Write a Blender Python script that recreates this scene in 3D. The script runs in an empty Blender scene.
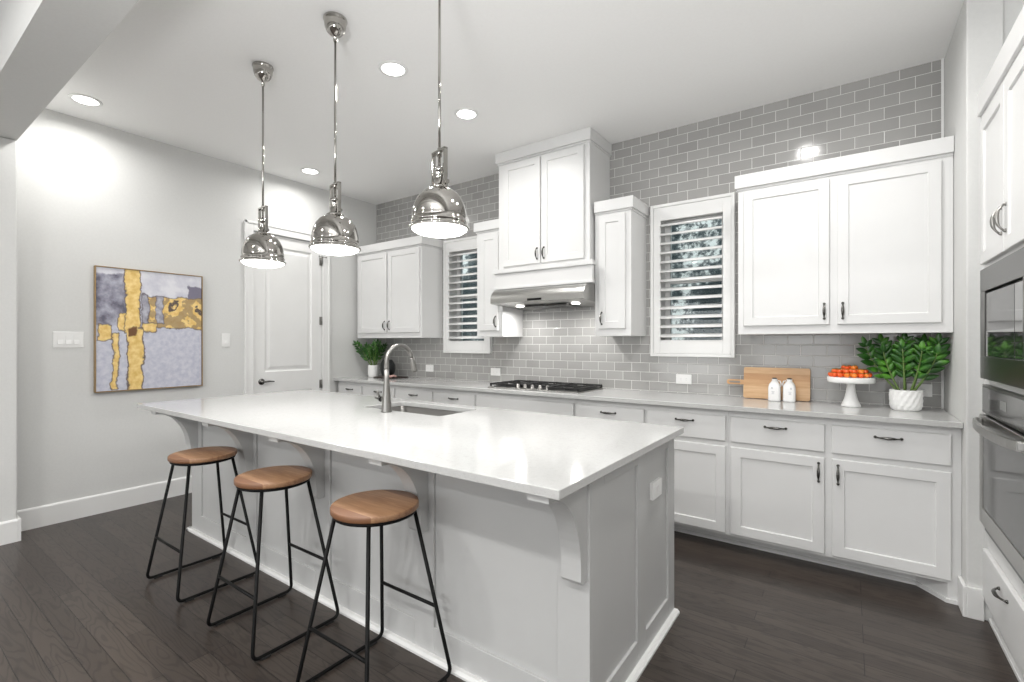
import bpy, bmesh, math, random
from mathutils import Vector, Matrix
random.seed(7)
PI = math.pi
scn = bpy.context.scene
COL = scn.collection

# ---------------------------------------------------------------- camera
F_PX, YAW, CAM_Z, CY = 475.94, 0.6168, 1.3345, 342.89
cam_d = bpy.data.cameras.new('camera')
cam = bpy.data.objects.new('camera', cam_d)
COL.objects.link(cam)
cam.location = (0, 0, CAM_Z)
cam.rotation_euler = (PI / 2, 0, YAW)
cam_d.sensor_width = 36.0
cam_d.lens = F_PX / 1024 * 36.0
cam_d.shift_y = (CY - 341.0) / 1024
cam_d.clip_start = 0.02
scn.camera = cam

# ---------------------------------------------------------------- render look
scn.view_settings.view_transform = 'Standard'
scn.view_settings.look = 'None'
scn.view_settings.gamma = 1.0
scn.view_settings.use_curve_mapping = False
scn.view_settings.exposure = 0.46
try:
    scn.cycles.use_denoising = True
    scn.cycles.denoiser = 'OPENIMAGEDENOISE'
    scn.cycles.max_bounces = 10
    scn.cycles.diffuse_bounces = 5
    scn.cycles.glossy_bounces = 5
    scn.cycles.sample_clamp_indirect = 6.0
    scn.cycles.caustics_reflective = False
    scn.cycles.caustics_refractive = False
except Exception:
    pass

# ---------------------------------------------------------------- world (daylight outside the two windows)
world = bpy.data.worlds.new('world')
scn.world = world
world.use_nodes = True
wn = world.node_tree
wn.nodes['Background'].inputs[0].default_value = (0.95, 0.98, 1.0, 1)
wn.nodes['Background'].inputs[1].default_value = 1.7

# ---------------------------------------------------------------- lamps
def area_lamp(name, loc, size, power, rot=(0, 0, 0), spread=PI, col=(1, 0.985, 0.96), size_y=None):
    d = bpy.data.lights.new(name, 'AREA')
    d.shape = 'DISK' if size_y is None else 'RECTANGLE'
    d.size = size
    if size_y is not None:
        d.size_y = size_y
    d.energy = power
    d.color = col
    d.spread = spread
    o = bpy.data.objects.new(name, d)
    o.location = loc
    o.rotation_euler = rot
    COL.objects.link(o)
    return o

H = 3.05
CANS_SEEN = [(-4.40, 1.00), (-2.33, 2.00), (-2.34, 2.71), (-4.39, 2.71)]
CANS_UNSEEN = [(-0.30, 2.00), (-0.30, 2.71)]
for cx, cy in CANS_SEEN + CANS_UNSEEN:
    area_lamp('ceiling_can_lamp', (cx, cy, H - 0.012), 0.13, 8.5 if cx > -1 else (6.0 if cx < -4 else 8.5), spread=2.9)
# the cans of the living room behind the camera
for cx in (-2.7, -1.0, 0.7):
    for cy in (-0.7, -2.6):
        area_lamp('living_room_can_lamp', (cx, cy, H - 0.012), 0.16, 17.0)
PENDANTS = [(-2.968, 1.515), (-2.222, 1.515), (-1.463, 1.515)]
for cx, cy in PENDANTS:
    area_lamp('pendant_lamp', (cx, cy, 1.785), 0.20, 2.0, spread=2.6)

# added fill lamp near the camera, aimed up to brighten the kitchen ceiling
area_lamp('added_ceiling_fill_lamp', (-0.5, -0.35, 1.75), 0.45, 38.0, rot=(PI + math.radians(-28), 0, 0), spread=2.6, col=(1, 1, 1))

# added soft fill panels behind the camera; the wall there has no windows
for wx in (-3.2, -0.9, 1.4):
    area_lamp('added_rear_fill_light', (wx, -4.58, 1.45), 1.7, 25.0, rot=(PI / 2, 0, 0), col=(0.97, 0.985, 1.0), size_y=2.2)

# ================================================================ materials
def srgb(r, g, b):
    f = lambda c: (c / 255 / 12.92) if c / 255 <= 0.04045 else ((c / 255 + 0.055) / 1.055) ** 2.4
    return (f(r), f(g), f(b), 1)

class N:
    """small node helper"""
    def __init__(s, name):
        s.m = bpy.data.materials.new(name)
        s.m.use_nodes = True
        s.t = s.m.node_tree
        s.b = s.t.nodes['Principled BSDF']
        s.o = s.t.nodes['Material Output']
    def n(s, typ, **kw):
        nd = s.t.nodes.new(typ)
        for k, v in kw.items():
            setattr(nd, k, v)
        return nd
    def l(s, a, b):
        s.t.links.new(a, b)
    def inp(s, sock, v):
        if hasattr(v, 'is_output'):
            s.l(v, sock)
        else:
            sock.default_value = v
    def math(s, op, a, b=0.0, c=None, clamp=False):
        nd = s.n('ShaderNodeMath', operation=op, use_clamp=clamp)
        s.inp(nd.inputs[0], a); s.inp(nd.inputs[1], b)
        if c is not None:
            s.inp(nd.inputs[2], c)
        return nd.outputs[0]
    def mix(s, fac, a, b, mode='MIX'):
        nd = s.n('ShaderNodeMix', data_type='RGBA', blend_type=mode)
        s.inp(nd.inputs[0], fac); s.inp(nd.inputs[6], a); s.inp(nd.inputs[7], b)
        return nd.outputs[2]
    def coord(s, which='Object'):
        return s.n('ShaderNodeTexCoord').outputs[which]
    def mapping(s, v, loc=(0, 0, 0), rot=(0, 0, 0), scale=(1, 1, 1)):
        nd = s.n('ShaderNodeMapping')
        s.l(v, nd.inputs[0])
        nd.inputs[1].default_value = loc; nd.inputs[2].default_value = rot; nd.inputs[3].default_value = scale
        return nd.outputs[0]
    def noise(s, v, scale, detail=3.0, rough=0.5, dist=0.0):
        nd = s.n('ShaderNodeTexNoise')
        s.l(v, nd.inputs['Vector'])
        nd.inputs['Scale'].default_value = scale; nd.inputs['Detail'].default_value = detail
        nd.inputs['Roughness'].default_value = rough; nd.inputs['Distortion'].default_value = dist
        return nd.outputs[0]
    def ramp(s, f, stops):
        nd = s.n('ShaderNodeValToRGB')
        s.l(f, nd.inputs[0])
        e = nd.color_ramp.elements
        while len(e) < len(stops):
            e.new(0.5)
        for el, (p, c) in zip(e, stops):
            el.position = p; el.color = c
        return nd.outputs[0]
    def bump(s, h, strength=0.2, dist=0.01):
        nd = s.n('ShaderNodeBump')
        s.l(h, nd.inputs['Height'])
        nd.inputs['Strength'].default_value = strength; nd.inputs['Distance'].default_value = dist
        s.l(nd.outputs[0], s.b.inputs['Normal'])
    def set(s, **kw):
        for k, v in kw.items():
            s.inp(s.b.inputs[k.replace('_', ' ')], v)
        return s.m

def plain(name, col, rough=0.5, metal=0.0, var=0.0, scale=40.0, bump=0.0, spec=0.5, coat=0.0):
    a = N(name)
    co = a.coord()
    nz = a.noise(co, scale)
    if var:
        k = a.ramp(nz, [(0.3, (1 - var,) * 3 + (1,)), (0.7, (1 + var,) * 3 + (1,))])
        a.inp(a.b.inputs['Base Color'], a.mix(1.0, col, k, 'MULTIPLY'))
    else:
        a.b.inputs['Base Color'].default_value = col
    if bump:
        a.bump(nz, bump, 0.002)
    a.b.inputs['Roughness'].default_value = rough
    a.b.inputs['Metallic'].default_value = metal
    a.b.inputs['Specular IOR Level'].default_value = spec
    a.b.inputs['Coat Weight'].default_value = coat
    return a.m

M = {}
M['cab'] = plain('white_cabinet_paint', (0.71, 0.71, 0.705, 1), 0.38, var=0.01, scale=6)
M['trim'] = plain('white_trim_paint', (0.80, 0.80, 0.79, 1), 0.42, var=0.01, scale=6)
M['louver'] = plain('white_shutter_paint', (0.93, 0.93, 0.925, 1), 0.4)
M['island'] = plain('island_paint', (0.55, 0.552, 0.548, 1), 0.42, var=0.01, scale=6)
M['wall'] = plain('light_grey_wall_paint', (0.665, 0.667, 0.656, 1), 0.85, var=0.015, scale=70, bump=0.12)
M['ceiling'] = plain('ceiling_paint', (0.90, 0.897, 0.888, 1), 0.9, var=0.01, scale=60, bump=0.05)
M['chrome'] = plain('polished_nickel', (0.44, 0.425, 0.40, 1), 0.06, 1.0)
M['steel'] = plain('brushed_steel', (0.42, 0.415, 0.40, 1), 0.30, 1.0, var=0.03, scale=90)
M['nickel'] = plain('brushed_nickel', (0.30, 0.293, 0.28, 1), 0.34, 1.0)
M['pewter'] = plain('dark_pewter', (0.13, 0.127, 0.12, 1), 0.25, 1.0, var=0.1, scale=60)
M['sinksteel'] = plain('sink_steel', (0.15, 0.146, 0.14, 1), 0.42, 1.0, var=0.03, scale=90)
M['black'] = plain('black_metal', (0.004, 0.004, 0.004, 1), 0.5, 0.0, spec=0.2)
M['iron'] = plain('cast_iron', (0.02, 0.02, 0.02, 1), 0.55, 0.2, var=0.1)
M['rubber'] = plain('black_rubber', (0.015, 0.015, 0.015, 1), 0.8)
M['plastic'] = plain('white_plastic', (0.82, 0.82, 0.81, 1), 0.35)
M['ceramic'] = plain('white_ceramic', (0.84, 0.84, 0.835, 1), 0.22, var=0.01)
M['ceramicm'] = plain('white_matt_ceramic', (0.83, 0.83, 0.82, 1), 0.5, var=0.015, scale=30)
M['darkcap'] = plain('dark_cap', (0.03, 0.025, 0.022, 1), 0.5)
M['print'] = plain('grey_print', (0.42, 0.43, 0.45, 1), 0.6)
M['blackvase'] = plain('black_glazed_ceramic', (0.010, 0.012, 0.012, 1), 0.35)
M['tray'] = plain('dark_brown_tray', (0.035, 0.022, 0.018, 1), 0.5, var=0.1)
M['pink'] = plain('pink_cloth', (0.52, 0.33, 0.30, 1), 0.9, var=0.08)
M['soil'] = plain('soil', (0.03, 0.022, 0.015, 1), 0.95, var=0.3, bump=0.5)
M['stem'] = plain('green_stem', (0.14, 0.22, 0.06, 1), 0.5, var=0.1)
M['tomato'] = plain('orange_red_tomato_skin', (0.86, 0.12, 0.02, 1), 0.25, var=0.1, scale=25)
M['tomato2'] = plain('orange_tomato_skin', (0.92, 0.25, 0.03, 1), 0.25, var=0.1, scale=25)
M['blackglass'] = plain('black_oven_glass', (0.03, 0.03, 0.03, 1), 0.06, 0.0, spec=0.9, coat=0.5)
M['greyglass'] = plain('grey_appliance_glass', (0.045, 0.045, 0.045, 1), 0.10, 0.0, spec=0.4)
M['darksteel'] = plain('dark_stainless', (0.09, 0.089, 0.086, 1), 0.28, 1.0, var=0.03, scale=60)

def leaf_mat():
    a = N('zz_leaf')
    co = a.coord()
    c = a.ramp(a.noise(co, 14, 2), [(0.3, (0.010, 0.048, 0.006, 1)), (0.5, (0.022, 0.10, 0.010, 1)), (0.68, (0.10, 0.30, 0.03, 1))])
    return a.set(Base_Color=c, Roughness=0.32)
M['leaf'] = leaf_mat()

def emit(name, col, strength):
    a = N(name)
    a.b.inputs['Base Color'].default_value = (0.9, 0.9, 0.9, 1)
    a.b.inputs['Emission Color'].default_value = col
    a.b.inputs['Emission Strength'].default_value = strength
    return a.m
M['lens'] = emit('lit_lens', (1, 0.99, 0.97, 1), 6.0)
M['diffuser'] = emit('lit_pendant_diffuser', (1, 0.985, 0.96, 1), 3.0)
M['hoodlamp'] = emit('lit_hood_lamp', (1, 0.97, 0.92, 1), 6.0)

def glass_mat():
    a = N('window_glass')
    a.b.inputs['Base Color'].default_value = (0.9, 0.95, 0.95, 1)
    a.b.inputs['Roughness'].default_value = 0.02
    tr = a.n('ShaderNodeBsdfTransparent')
    tr.inputs[0].default_value = (0.88, 0.93, 0.93, 1)
    mx = a.n('ShaderNodeMixShader')
    fr = a.n('ShaderNodeFresnel'); fr.inputs[0].default_value = 1.45
    gl = a.n('ShaderNodeBsdfGlossy'); gl.inputs['Roughness'].default_value = 0.02
    a.l(fr.outputs[0], mx.inputs[0]); a.l(tr.outputs[0], mx.inputs[1]); a.l(gl.outputs[0], mx.inputs[2])
    a.l(mx.outputs[0], a.o.inputs[0])
    return a.m
M['glass'] = glass_mat()

def quartz():
    a = N('white_speckled_quartz')
    co = a.coord()
    v = a.n('ShaderNodeTexVoronoi'); a.l(co, v.inputs['Vector']); v.inputs['Scale'].default_value = 160
    sp = a.ramp(v.outputs['Distance'], [(0.10, (0.55, 0.55, 0.54, 1)), (0.26, (1, 1, 1, 1))])
    nz = a.noise(co, 55, 4, 0.65)
    k = a.ramp(nz, [(0.30, (0.93, 0.93, 0.925, 1)), (0.5, (1, 1, 1, 1))])
    big = a.ramp(a.noise(co, 5, 3), [(0.3, (0.985, 0.985, 0.985, 1)), (0.7, (1, 1, 1, 1))])
    c = a.mix(0.40, (0.55, 0.55, 0.543, 1), sp, 'MULTIPLY')
    c = a.mix(1.0, c, k, 'MULTIPLY')
    c = a.mix(1.0, c, big, 'MULTIPLY')
    return a.set(Base_Color=c, Roughness=0.10, Specular_IOR_Level=0.5)
M['quartz'] = quartz()

def tile():
    a = N('grey_subway_tile')
    co = a.coord()
    sx = a.n('ShaderNodeSeparateXYZ'); a.l(co, sx.inputs[0])
    cb = a.n('ShaderNodeCombineXYZ')
    a.l(a.math('ADD', sx.outputs[0], 20 * 0.1525 * 2 + TILE_X0), cb.inputs[0])
    a.l(a.math('SUBTRACT', sx.outputs[2], 0.9435 - 0.0757 * 12), cb.inputs[1])
    def brick(mortar, smooth):
        b = a.n('ShaderNodeTexBrick')
        a.l(cb.outputs[0], b.inputs['Vector'])
        b.offset = 0.5; b.offset_frequency = 2; b.squash = 1.0
        b.inputs['Scale'].default_value = 1.0
        b.inputs['Mortar Size'].default_value = mortar
        b.inputs['Mortar Smooth'].default_value = smooth
        b.inputs['Brick Width'].default_value = 0.1525
        b.inputs['Row Height'].default_value = 0.0757
        b.inputs['Color1'].default_value = (0.325, 0.321, 0.311, 1)
        b.inputs['Color2'].default_value = (0.375, 0.371, 0.360, 1)
        b.inputs['Mortar'].default_value = (0.70, 0.695, 0.68, 1)
        return b
    b1 = brick(0.0016, 0.1)
    b2 = brick(0.0045, 1.0)
    c = b1.outputs['Color']
    wob = a.noise(co, 9, 1)
    hgt = a.math('ADD', a.math('MULTIPLY', b2.outputs['Fac'], -1.0), a.math('MULTIPLY', wob, 0.40))
    a.bump(hgt, 0.38, 0.0025)
    r = a.math('ADD', a.math('MULTIPLY', b1.outputs['Fac'], 0.5), 0.11)
    return a.set(Base_Color=c, Roughness=r, Specular_IOR_Level=0.6)
TILE_X0 = 0.0480
M['tile'] = tile()

def floor_mat():
    a = N('dark_oak_planks')
    co = a.coord()
    mp = a.mapping(co, loc=(10.3, 0.0855 * 100 - 0.0635, 0))
    b = a.n('ShaderNodeTexBrick')
    a.l(mp, b.inputs['Vector'])
    b.offset = 0.37; b.offset_frequency = 3
    b.inputs['Scale'].default_value = 1.0
    b.inputs['Mortar Size'].default_value = 0.0017
    b.inputs['Mortar Smooth'].default_value = 0.15
    b.inputs['Brick Width'].default_value = 1.15
    b.inputs['Row Height'].default_value = 0.0855
    b.inputs['Color1'].default_value = (0.040, 0.031, 0.026, 1)
    b.inputs['Color2'].default_value = (0.064, 0.051, 0.043, 1)
    b.inputs['Mortar'].default_value = (0.007, 0.006, 0.005, 1)
    # cathedral grain: per-plank offset so the figure breaks at every joint
    sx = a.n('ShaderNodeSeparateXYZ'); a.l(co, sx.inputs[0])
    row = a.math('FLOOR', a.math('DIVIDE', a.math('ADD', sx.outputs[1], 0.0855 * 100 - 0.0635), 0.0855))
    off = a.math('MULTIPLY', a.math('FRACT', a.math('MULTIPLY', a.math('SINE', a.math('MULTIPLY', row, 12.9898)), 437.58)), 30.0)
    cb = a.n('ShaderNodeCombineXYZ')
    a.l(a.math('MULTIPLY', a.math('ADD', sx.outputs[0], off), 1.6), cb.inputs[0])
    a.l(a.math('MULTIPLY', sx.outputs[1], 11.0), cb.inputs[1])
    a.l(off, cb.inputs[2])
    nz = a.noise(cb.outputs[0], 1.0, 2.0, 0.5)
    rings = a.math('SINE', a.math('MULTIPLY', nz, 75.0))
    g = a.ramp(a.math('MULTIPLY_ADD', rings, 0.5, 0.5), [(0.0, (0.66, 0.65, 0.64, 1)), (0.4, (1.06, 1.05, 1.04, 1))])
    fine = a.noise(a.mapping(co, scale=(3, 90, 1)), 4.0, 4, 0.6)
    g2 = a.ramp(fine, [(0.35, (0.86, 0.86, 0.86, 1)), (0.65, (1.08, 1.08, 1.08, 1))])
    c = a.mix(1.0, b.outputs['Color'], g, 'MULTIPLY')
    c = a.mix(0.7, c, g2, 'MULTIPLY')
    hgt = a.math('ADD', a.math('MULTIPLY', b.outputs['Fac'], -1.0), a.math('MULTIPLY', fine, 0.25))
    a.bump(hgt, 0.35, 0.0015)
    return a.set(Base_Color=c, Roughness=a.math('MULTIPLY_ADD', fine, 0.15, 0.25), Specular_IOR_Level=0.5)
M['floor'] = floor_mat()

def wood(name, base, dark, strip, axis=0, grain_scale=(4, 60, 60), var=0.35, rough=0.4):
    a = N(name)
    co = a.coord()
    sx = a.n('ShaderNodeSeparateXYZ'); a.l(co, sx.inputs[0])
    idx = a.math('FLOOR', a.math('DIVIDE', sx.outputs[1 - axis if axis < 2 else 2], strip))
    if axis == 3:
        idx = a.math('FLOOR', a.math('DIVIDE', sx.outputs[2], strip))
    rnd = a.math('FRACT', a.math('MULTIPLY', a.math('SINE', a.math('MULTIPLY', a.math('ADD', idx, 3.3), 78.233)), 1758.5))
    gr = a.noise(a.mapping(co, scale=grain_scale), 1.2, 4, 0.6, 0.6)
    f = a.math('ADD', a.math('MULTIPLY', rnd, var), a.math('MULTIPLY', gr, 0.6), clamp=True)
    c = a.ramp(f, [(0.2, base), (0.75, dark)])
    return a.set(Base_Color=c, Roughness=rough)
M['seat'] = wood('seat_wood', (0.54, 0.33, 0.185, 1), (0.20, 0.092, 0.045, 1), 0.058, axis=0, grain_scale=(5, 60, 60), var=0.55)
M['board'] = wood('acacia_board', (0.80, 0.57, 0.33, 1), (0.52, 0.28, 0.12, 1), 0.045, axis=3, grain_scale=(4, 34, 34), var=0.45)
M['boarddark'] = plain('dark_wood_inlay', (0.16, 0.09, 0.05, 1), 0.5, var=0.15)
M['goldframe'] = plain('bronze_gold_frame', (0.36, 0.24, 0.11, 1), 0.4, 0.5, var=0.12)

def painting():
    """abstract canvas; object coords: y along the wall, z up"""
    a = N('abstract_canvas')
    co = a.coord()
    sx = a.n('ShaderNodeSeparateXYZ'); a.l(co, sx.inputs[0])
    W, HH = 0.735, 0.972
    n1 = a.noise(co, 9, 4, 0.6); n2 = a.noise(a.mapping(co, loc=(3, 7, 1)), 9, 4, 0.6)
    n3 = a.noise(a.mapping(co, loc=(9, 2, 5)), 26, 4, 0.6)
    px = a.math('ADD', a.math('DIVIDE', sx.outputs[1], W), a.math('MULTIPLY', a.math('SUBTRACT', n1, 0.5), 0.12))
    pz = a.math('ADD', a.math('DIVIDE', sx.outputs[2], HH), a.math('MULTIPLY', a.math('SUBTRACT', n2, 0.5), 0.10))
    def step(v, e, w=0.008):
        nd = a.n('ShaderNodeMapRange', interpolation_type='SMOOTHSTEP')
        a.inp(nd.inputs[0], v)
        nd.inputs[1].default_value = e - w; nd.inputs[2].default_value = e + w
        nd.inputs[3].default_value = 0; nd.inputs[4].default_value = 1
        return nd.outputs[0]
    def rect(x0, x1, z0, z1, w=0.008):
        r = a.math('MULTIPLY', step(px, x0, w), a.math('SUBTRACT', 1.0, step(px, x1, w)))
        return a.math('MULTIPLY', r, a.math('MULTIPLY', step(pz, z0, w), a.math('SUBTRACT', 1.0, step(pz, z1, w))))
    mot = lambda c0, c1, f: a.ramp(f, [(0.35, c0), (0.65, c1)])
    lav = mot(srgb(184, 186, 202), srgb(206, 206, 216), n3)
    dark = mot(srgb(98, 96, 112), srgb(182, 182, 196), n1)
    gold = mot(srgb(222, 184, 104), srgb(242, 214, 146), n3)
    sw = a.math('SINE', a.math('MULTIPLY', a.noise(a.mapping(co, loc=(2, 4, 4)), 7, 3, 0.55), 14.0))
    band = a.mix(a.math('MULTIPLY', step(sw, 0.45, 0.25), 0.75), gold, srgb(150, 126, 96))
    band = a.mix(a.math('SUBTRACT', 1.0, step(sw, -0.86, 0.1)), band, srgb(96, 82, 76))
    gold2 = mot(srgb(160, 130, 84), srgb(226, 192, 118), n2)
    white = mot(srgb(196, 196, 208), srgb(222, 222, 228), n2)
    ink = srgb(88, 78, 84)
    c = lav
    def lay(c, x0, x1, z0, z1, col, edge=0.0):
        if edge:
            c = a.mix(rect(x0 - edge, x1 + edge, z0 - edge, z1 + edge, 0.006), c, ink)
        return a.mix(rect(x0, x1, z0, z1), c, col)
    c = lay(c, -0.2, 0.26, 0.53, 0.965, dark)
    c = lay(c, -0.2, 0.24, 0.955, 1.2, white)
    c = lay(c, 0.33, 1.3, 0.80, 1.2, white)
    c = lay(c, 0.86, 1.3, 0.79, 0.90, srgb(120, 116, 134))
    c = lay(c, 0.41, 1.3, 0.525, 0.785, band, 0.007)
    c = lay(c, 0.40, 0.46, 0.53, 0.80, mot(srgb(120, 118, 134), srgb(190, 190, 200), n2), 0.008)
    c = lay(c, 0.54, 0.60, 0.56, 0.79, mot(srgb(140, 138, 150), srgb(190, 190, 200), n3), 0.006)
    c = lay(c, 0.40, 0.53, 0.485, 0.545, gold, 0.008)
    c = lay(c, 0.25, 0.375, 0.48, 1.2, gold, 0.010)
    c = lay(c, 0.275, 0.40, -0.2, 0.50, gold, 0.012)
    c = lay(c, 0.265, 0.345, 0.46, 0.54, gold)
    c = lay(c, 0.20, 0.25, 0.50, 0.64, gold, 0.008)
    c = lay(c, 0.02, 0.13, 0.41, 0.53, gold, 0.008)
    c = lay(c, 0.14, 0.185, 0.02, 0.46, gold, 0.009)
    c = lay(c, 0.29, 0.34, 0.44, 0.52, srgb(110, 74, 44))
    a.bump(n3, 0.35, 0.003)
    return a.set(Base_Color=c, Roughness=0.6)
M['painting'] = painting()

def exterior():
    a = N('neighbour_stone')
    co = a.coord()
    big = a.noise(a.mapping(co, scale=(1.0, 1.0, 0.3)), 2.3, 1)
    fine = a.noise(co, 9.0, 6, 0.75)
    f = a.math('ADD', a.math('MULTIPLY', a.math('SUBTRACT', big, 0.5), 2.6), a.math('MULTIPLY_ADD', a.math('SUBTRACT', fine, 0.5), 3.0, 0.45))
    c = a.ramp(f, [(0.36, (0.022, 0.034, 0.038, 1)), (0.55, (0.07, 0.09, 0.095, 1)), (0.72, (0.26, 0.26, 0.255, 1)), (0.90, (0.8, 0.8, 0.78, 1))])
    return a.set(Base_Color=c, Roughness=0.9)
M['stone'] = exterior()
M['teal'] = plain('teal_siding', (0.055, 0.085, 0.10, 1), 0.7, var=0.25, scale=5)
M['hedge'] = plain('hedge_green', (0.05, 0.065, 0.05, 1), 0.9, var=0.6, scale=16)

# ================================================================ geometry helper
class MB:
    def __init__(s):
        s.bm = bmesh.new()
        s.F = None
        s.mi = 0
    def frame(s, origin, U, W, Z=(0, 0, 1)):
        """local (u, w, z): u across the face, w outward, z up"""
        o, U, W, Z = Vector(origin), Vector(U), Vector(W), Vector(Z)
        s.F = (o, U, W, Z)
        return s
    def P(s, p):
        if s.F is None:
            return Vector(p)
        o, U, W, Z = s.F
        return o + U * p[0] + W * p[1] + Z * p[2]
    def v(s, p):
        return s.bm.verts.new(s.P(p))
    def faces(s, idx_lists, vs, smooth=False):
        for l in idx_lists:
            try:
                f = s.bm.faces.new([vs[i] for i in l])
                f.smooth = smooth
                f.material_index = s.mi
            except ValueError:
                pass
    def box(s, x0, x1, y0, y1, z0, z1, bev=0.0, seg=2):
        vs = [s.v((x, y, z)) for x in (x0, x1) for y in (y0, y1) for z in (z0, z1)]
        fl = [(0, 1, 3, 2), (4, 6, 7, 5), (0, 4, 5, 1), (2, 3, 7, 6), (0, 2, 6, 4), (1, 5, 7, 3)]
        s.faces(fl, vs)
        if bev > 0:
            es = list({e for vv in vs for e in vv.link_edges})
            bmesh.ops.bevel(s.bm, geom=es, offset=bev, segments=seg, profile=0.5, affect='EDGES', clamp_overlap=True)
        return s
    def prism(s, pts, axis, a, b, smooth=False):
        """extrude a 2D outline along axis ('x','y','z') from a to b"""
        def mk(p, t):
            return {'x': (t, p[0], p[1]), 'y': (p[0], t, p[1]), 'z': (p[0], p[1], t)}[axis]
        A = [s.v(mk(p, a)) for p in pts]; B = [s.v(mk(p, b)) for p in pts]
        n = len(pts)
        fa = s.bm.faces.new(A); fb = s.bm.faces.new(B[::-1])
        fa.material_index = fb.material_index = s.mi
        for i in range(n):
            f = s.bm.faces.new((A[i], B[i], B[(i + 1) % n], A[(i + 1) % n]))
            f.smooth = smooth
            f.material_index = s.mi
        return s
    def lathe(s, prof, c=(0, 0, 0), seg=32, smooth=True, fn=None):
        rings = []
        for k, (r, z) in enumerate(prof):
            if r < 1e-5:
                rings.append([s.v((c[0], c[1], c[2] + z))])
            else:
                ring = []
                for i in range(seg):
                    t = 2 * PI * i / seg
                    rr = r * (fn(t, k) if fn else 1)
                    ring.append(s.v((c[0] + rr * math.cos(t), c[1] + rr * math.sin(t), c[2] + z)))
                rings.append(ring)
        for A, B in zip(rings, rings[1:]):
            for i in range(seg):
                j = (i + 1) % seg
                if len(A) == 1 and len(B) == 1:
                    continue
                if len(A) == 1:
                    q = (A[0], B[i], B[j])
                elif len(B) == 1:
                    q = (A[i], B[0], A[j])
                else:
                    q = (A[i], B[i], B[j], A[j])
                f = s.bm.faces.new(q); f.smooth = smooth; f.material_index = s.mi
        for R in (rings[0], rings[-1]):
            if len(R) > 2 and not (len(prof) > 2 and prof[0] == prof[-1]):
                f = s.bm.faces.new(R); f.material_index = s.mi
        return s
    def tube(s, pts, r, seg=10, closed=False, cap=True, smooth=True):
        pts = [Vector(p) for p in pts]
        n = len(pts)
        rs = r if isinstance(r, (list, tuple)) else [r] * n
        rings = []
        up = None
        for i, p in enumerate(pts):
            if closed:
                t = (pts[(i + 1) % n] - pts[i - 1])
            else:
                t = pts[min(i + 1, n - 1)] - pts[max(i - 1, 0)]
            t.normalize()
            if up is None:
                up = Vector((0, 0, 1)) if abs(t.z) < 0.9 else Vector((1, 0, 0))
            a = up - t * up.dot(t)
            if a.length < 1e-4:
                a = Vector((0.3, 1, 0.2)) - t * Vector((0.3, 1, 0.2)).dot(t)
            a.normalize()
            up = a
            b = t.cross(a)
            rings.append([s.v(p + (a * math.cos(2 * PI * k / seg) + b * math.sin(2 * PI * k / seg)) * rs[i]) for k in range(seg)])
        m = n if closed else n - 1
        for i in range(m):
            A, B = rings[i], rings[(i + 1) % n]
            for k in range(seg):
                j = (k + 1) % seg
                f = s.bm.faces.new((A[k], A[j], B[j], B[k])); f.smooth = smooth; f.material_index = s.mi
        if cap and not closed:
            for R in (rings[0][::-1], rings[-1]):
                f = s.bm.faces.new(R); f.material_index = s.mi
        return s
    def ball(s, c, r, seg=12, rings=8):
        rx, ry, rz = r if isinstance(r, tuple) else (r, r, r)
        R = []
        for i in range(rings + 1):
            ph = PI * i / rings
            if i in (0, rings):
                R.append([s.v((c[0], c[1], c[2] + rz * math.cos(ph)))])
            else:
                R.append([s.v((c[0] + rx * math.sin(ph) * math.cos(2 * PI * k / seg), c[1] + ry * math.sin(ph) * math.sin(2 * PI * k / seg), c[2] + rz * math.cos(ph))) for k in range(seg)])
        for A, B in zip(R, R[1:]):
            for k in range(seg):
                j = (k + 1) % seg
                q = (A[0], B[k], B[j]) if len(A) == 1 else ((A[k], B[0], A[j]) if len(B) == 1 else (A[k], B[k], B[j], A[j]))
                f = s.bm.faces.new(q); f.smooth = True; f.material_index = s.mi
        return s
    def slab_hole(s, outer, inner, z0, z1):
        for z in (z0, z1):
            vo = [s.v((p[0], p[1], z)) for p in outer]; vi = [s.v((p[0], p[1], z)) for p in inner]
            es = [s.bm.edges.new((L[i], L[(i + 1) % len(L)])) for L in (vo, vi) for i in range(len(L))]
            bmesh.ops.triangle_fill(s.bm, edges=es, use_beauty=True)
            if z == z0:
                lo = (vo, vi)
            else:
                hi = (vo, vi)
        for A, B in zip(lo, hi):
            for i in range(len(A)):
                j = (i + 1) % len(A)
                s.bm.faces.new((A[i], A[j], B[j], B[i]))
        return s
    # ---- joinery in the (u, w, z) frame
    def shaker(s, u0, u1, z0, z1, w0, w1, stile=0.058, rec=0.009, top=None, bot=None):
        """door: slab from w0 to w1 with a recessed centre panel"""
        e = 0.003
        t = stile if top is None else top
        b = stile if bot is None else bot
        rings = [
            [(u0, w0, z0), (u1, w0, z0), (u1, w0, z1), (u0, w0, z1)],
            [(u0, w1 - e, z0), (u1, w1 - e, z0), (u1, w1 - e, z1), (u0, w1 - e, z1)],
            [(u0 + e, w1, z0 + e), (u1 - e, w1, z0 + e), (u1 - e, w1, z1 - e), (u0 + e, w1, z1 - e)],
            [(u0 + stile, w1, z0 + b), (u1 - stile, w1, z0 + b), (u1 - stile, w1, z1 - t), (u0 + stile, w1, z1 - t)],
            [(u0 + stile + .004, w1 - rec, z0 + b + .004), (u1 - stile - .004, w1 - rec, z0 + b + .004), (u1 - stile - .004, w1 - rec, z1 - t - .004), (u0 + stile + .004, w1 - rec, z1 - t - .004)],
        ]
        R = [[s.v(p) for p in r] for r in rings]
        s.bm.faces.new(R[0][::-1])
        for A, B in zip(R, R[1:]):
            for i in range(4):
                s.bm.faces.new((A[i], A[(i + 1) % 4], B[(i + 1) % 4], B[i]))
        s.bm.faces.new(R[-1])
        return s
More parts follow.
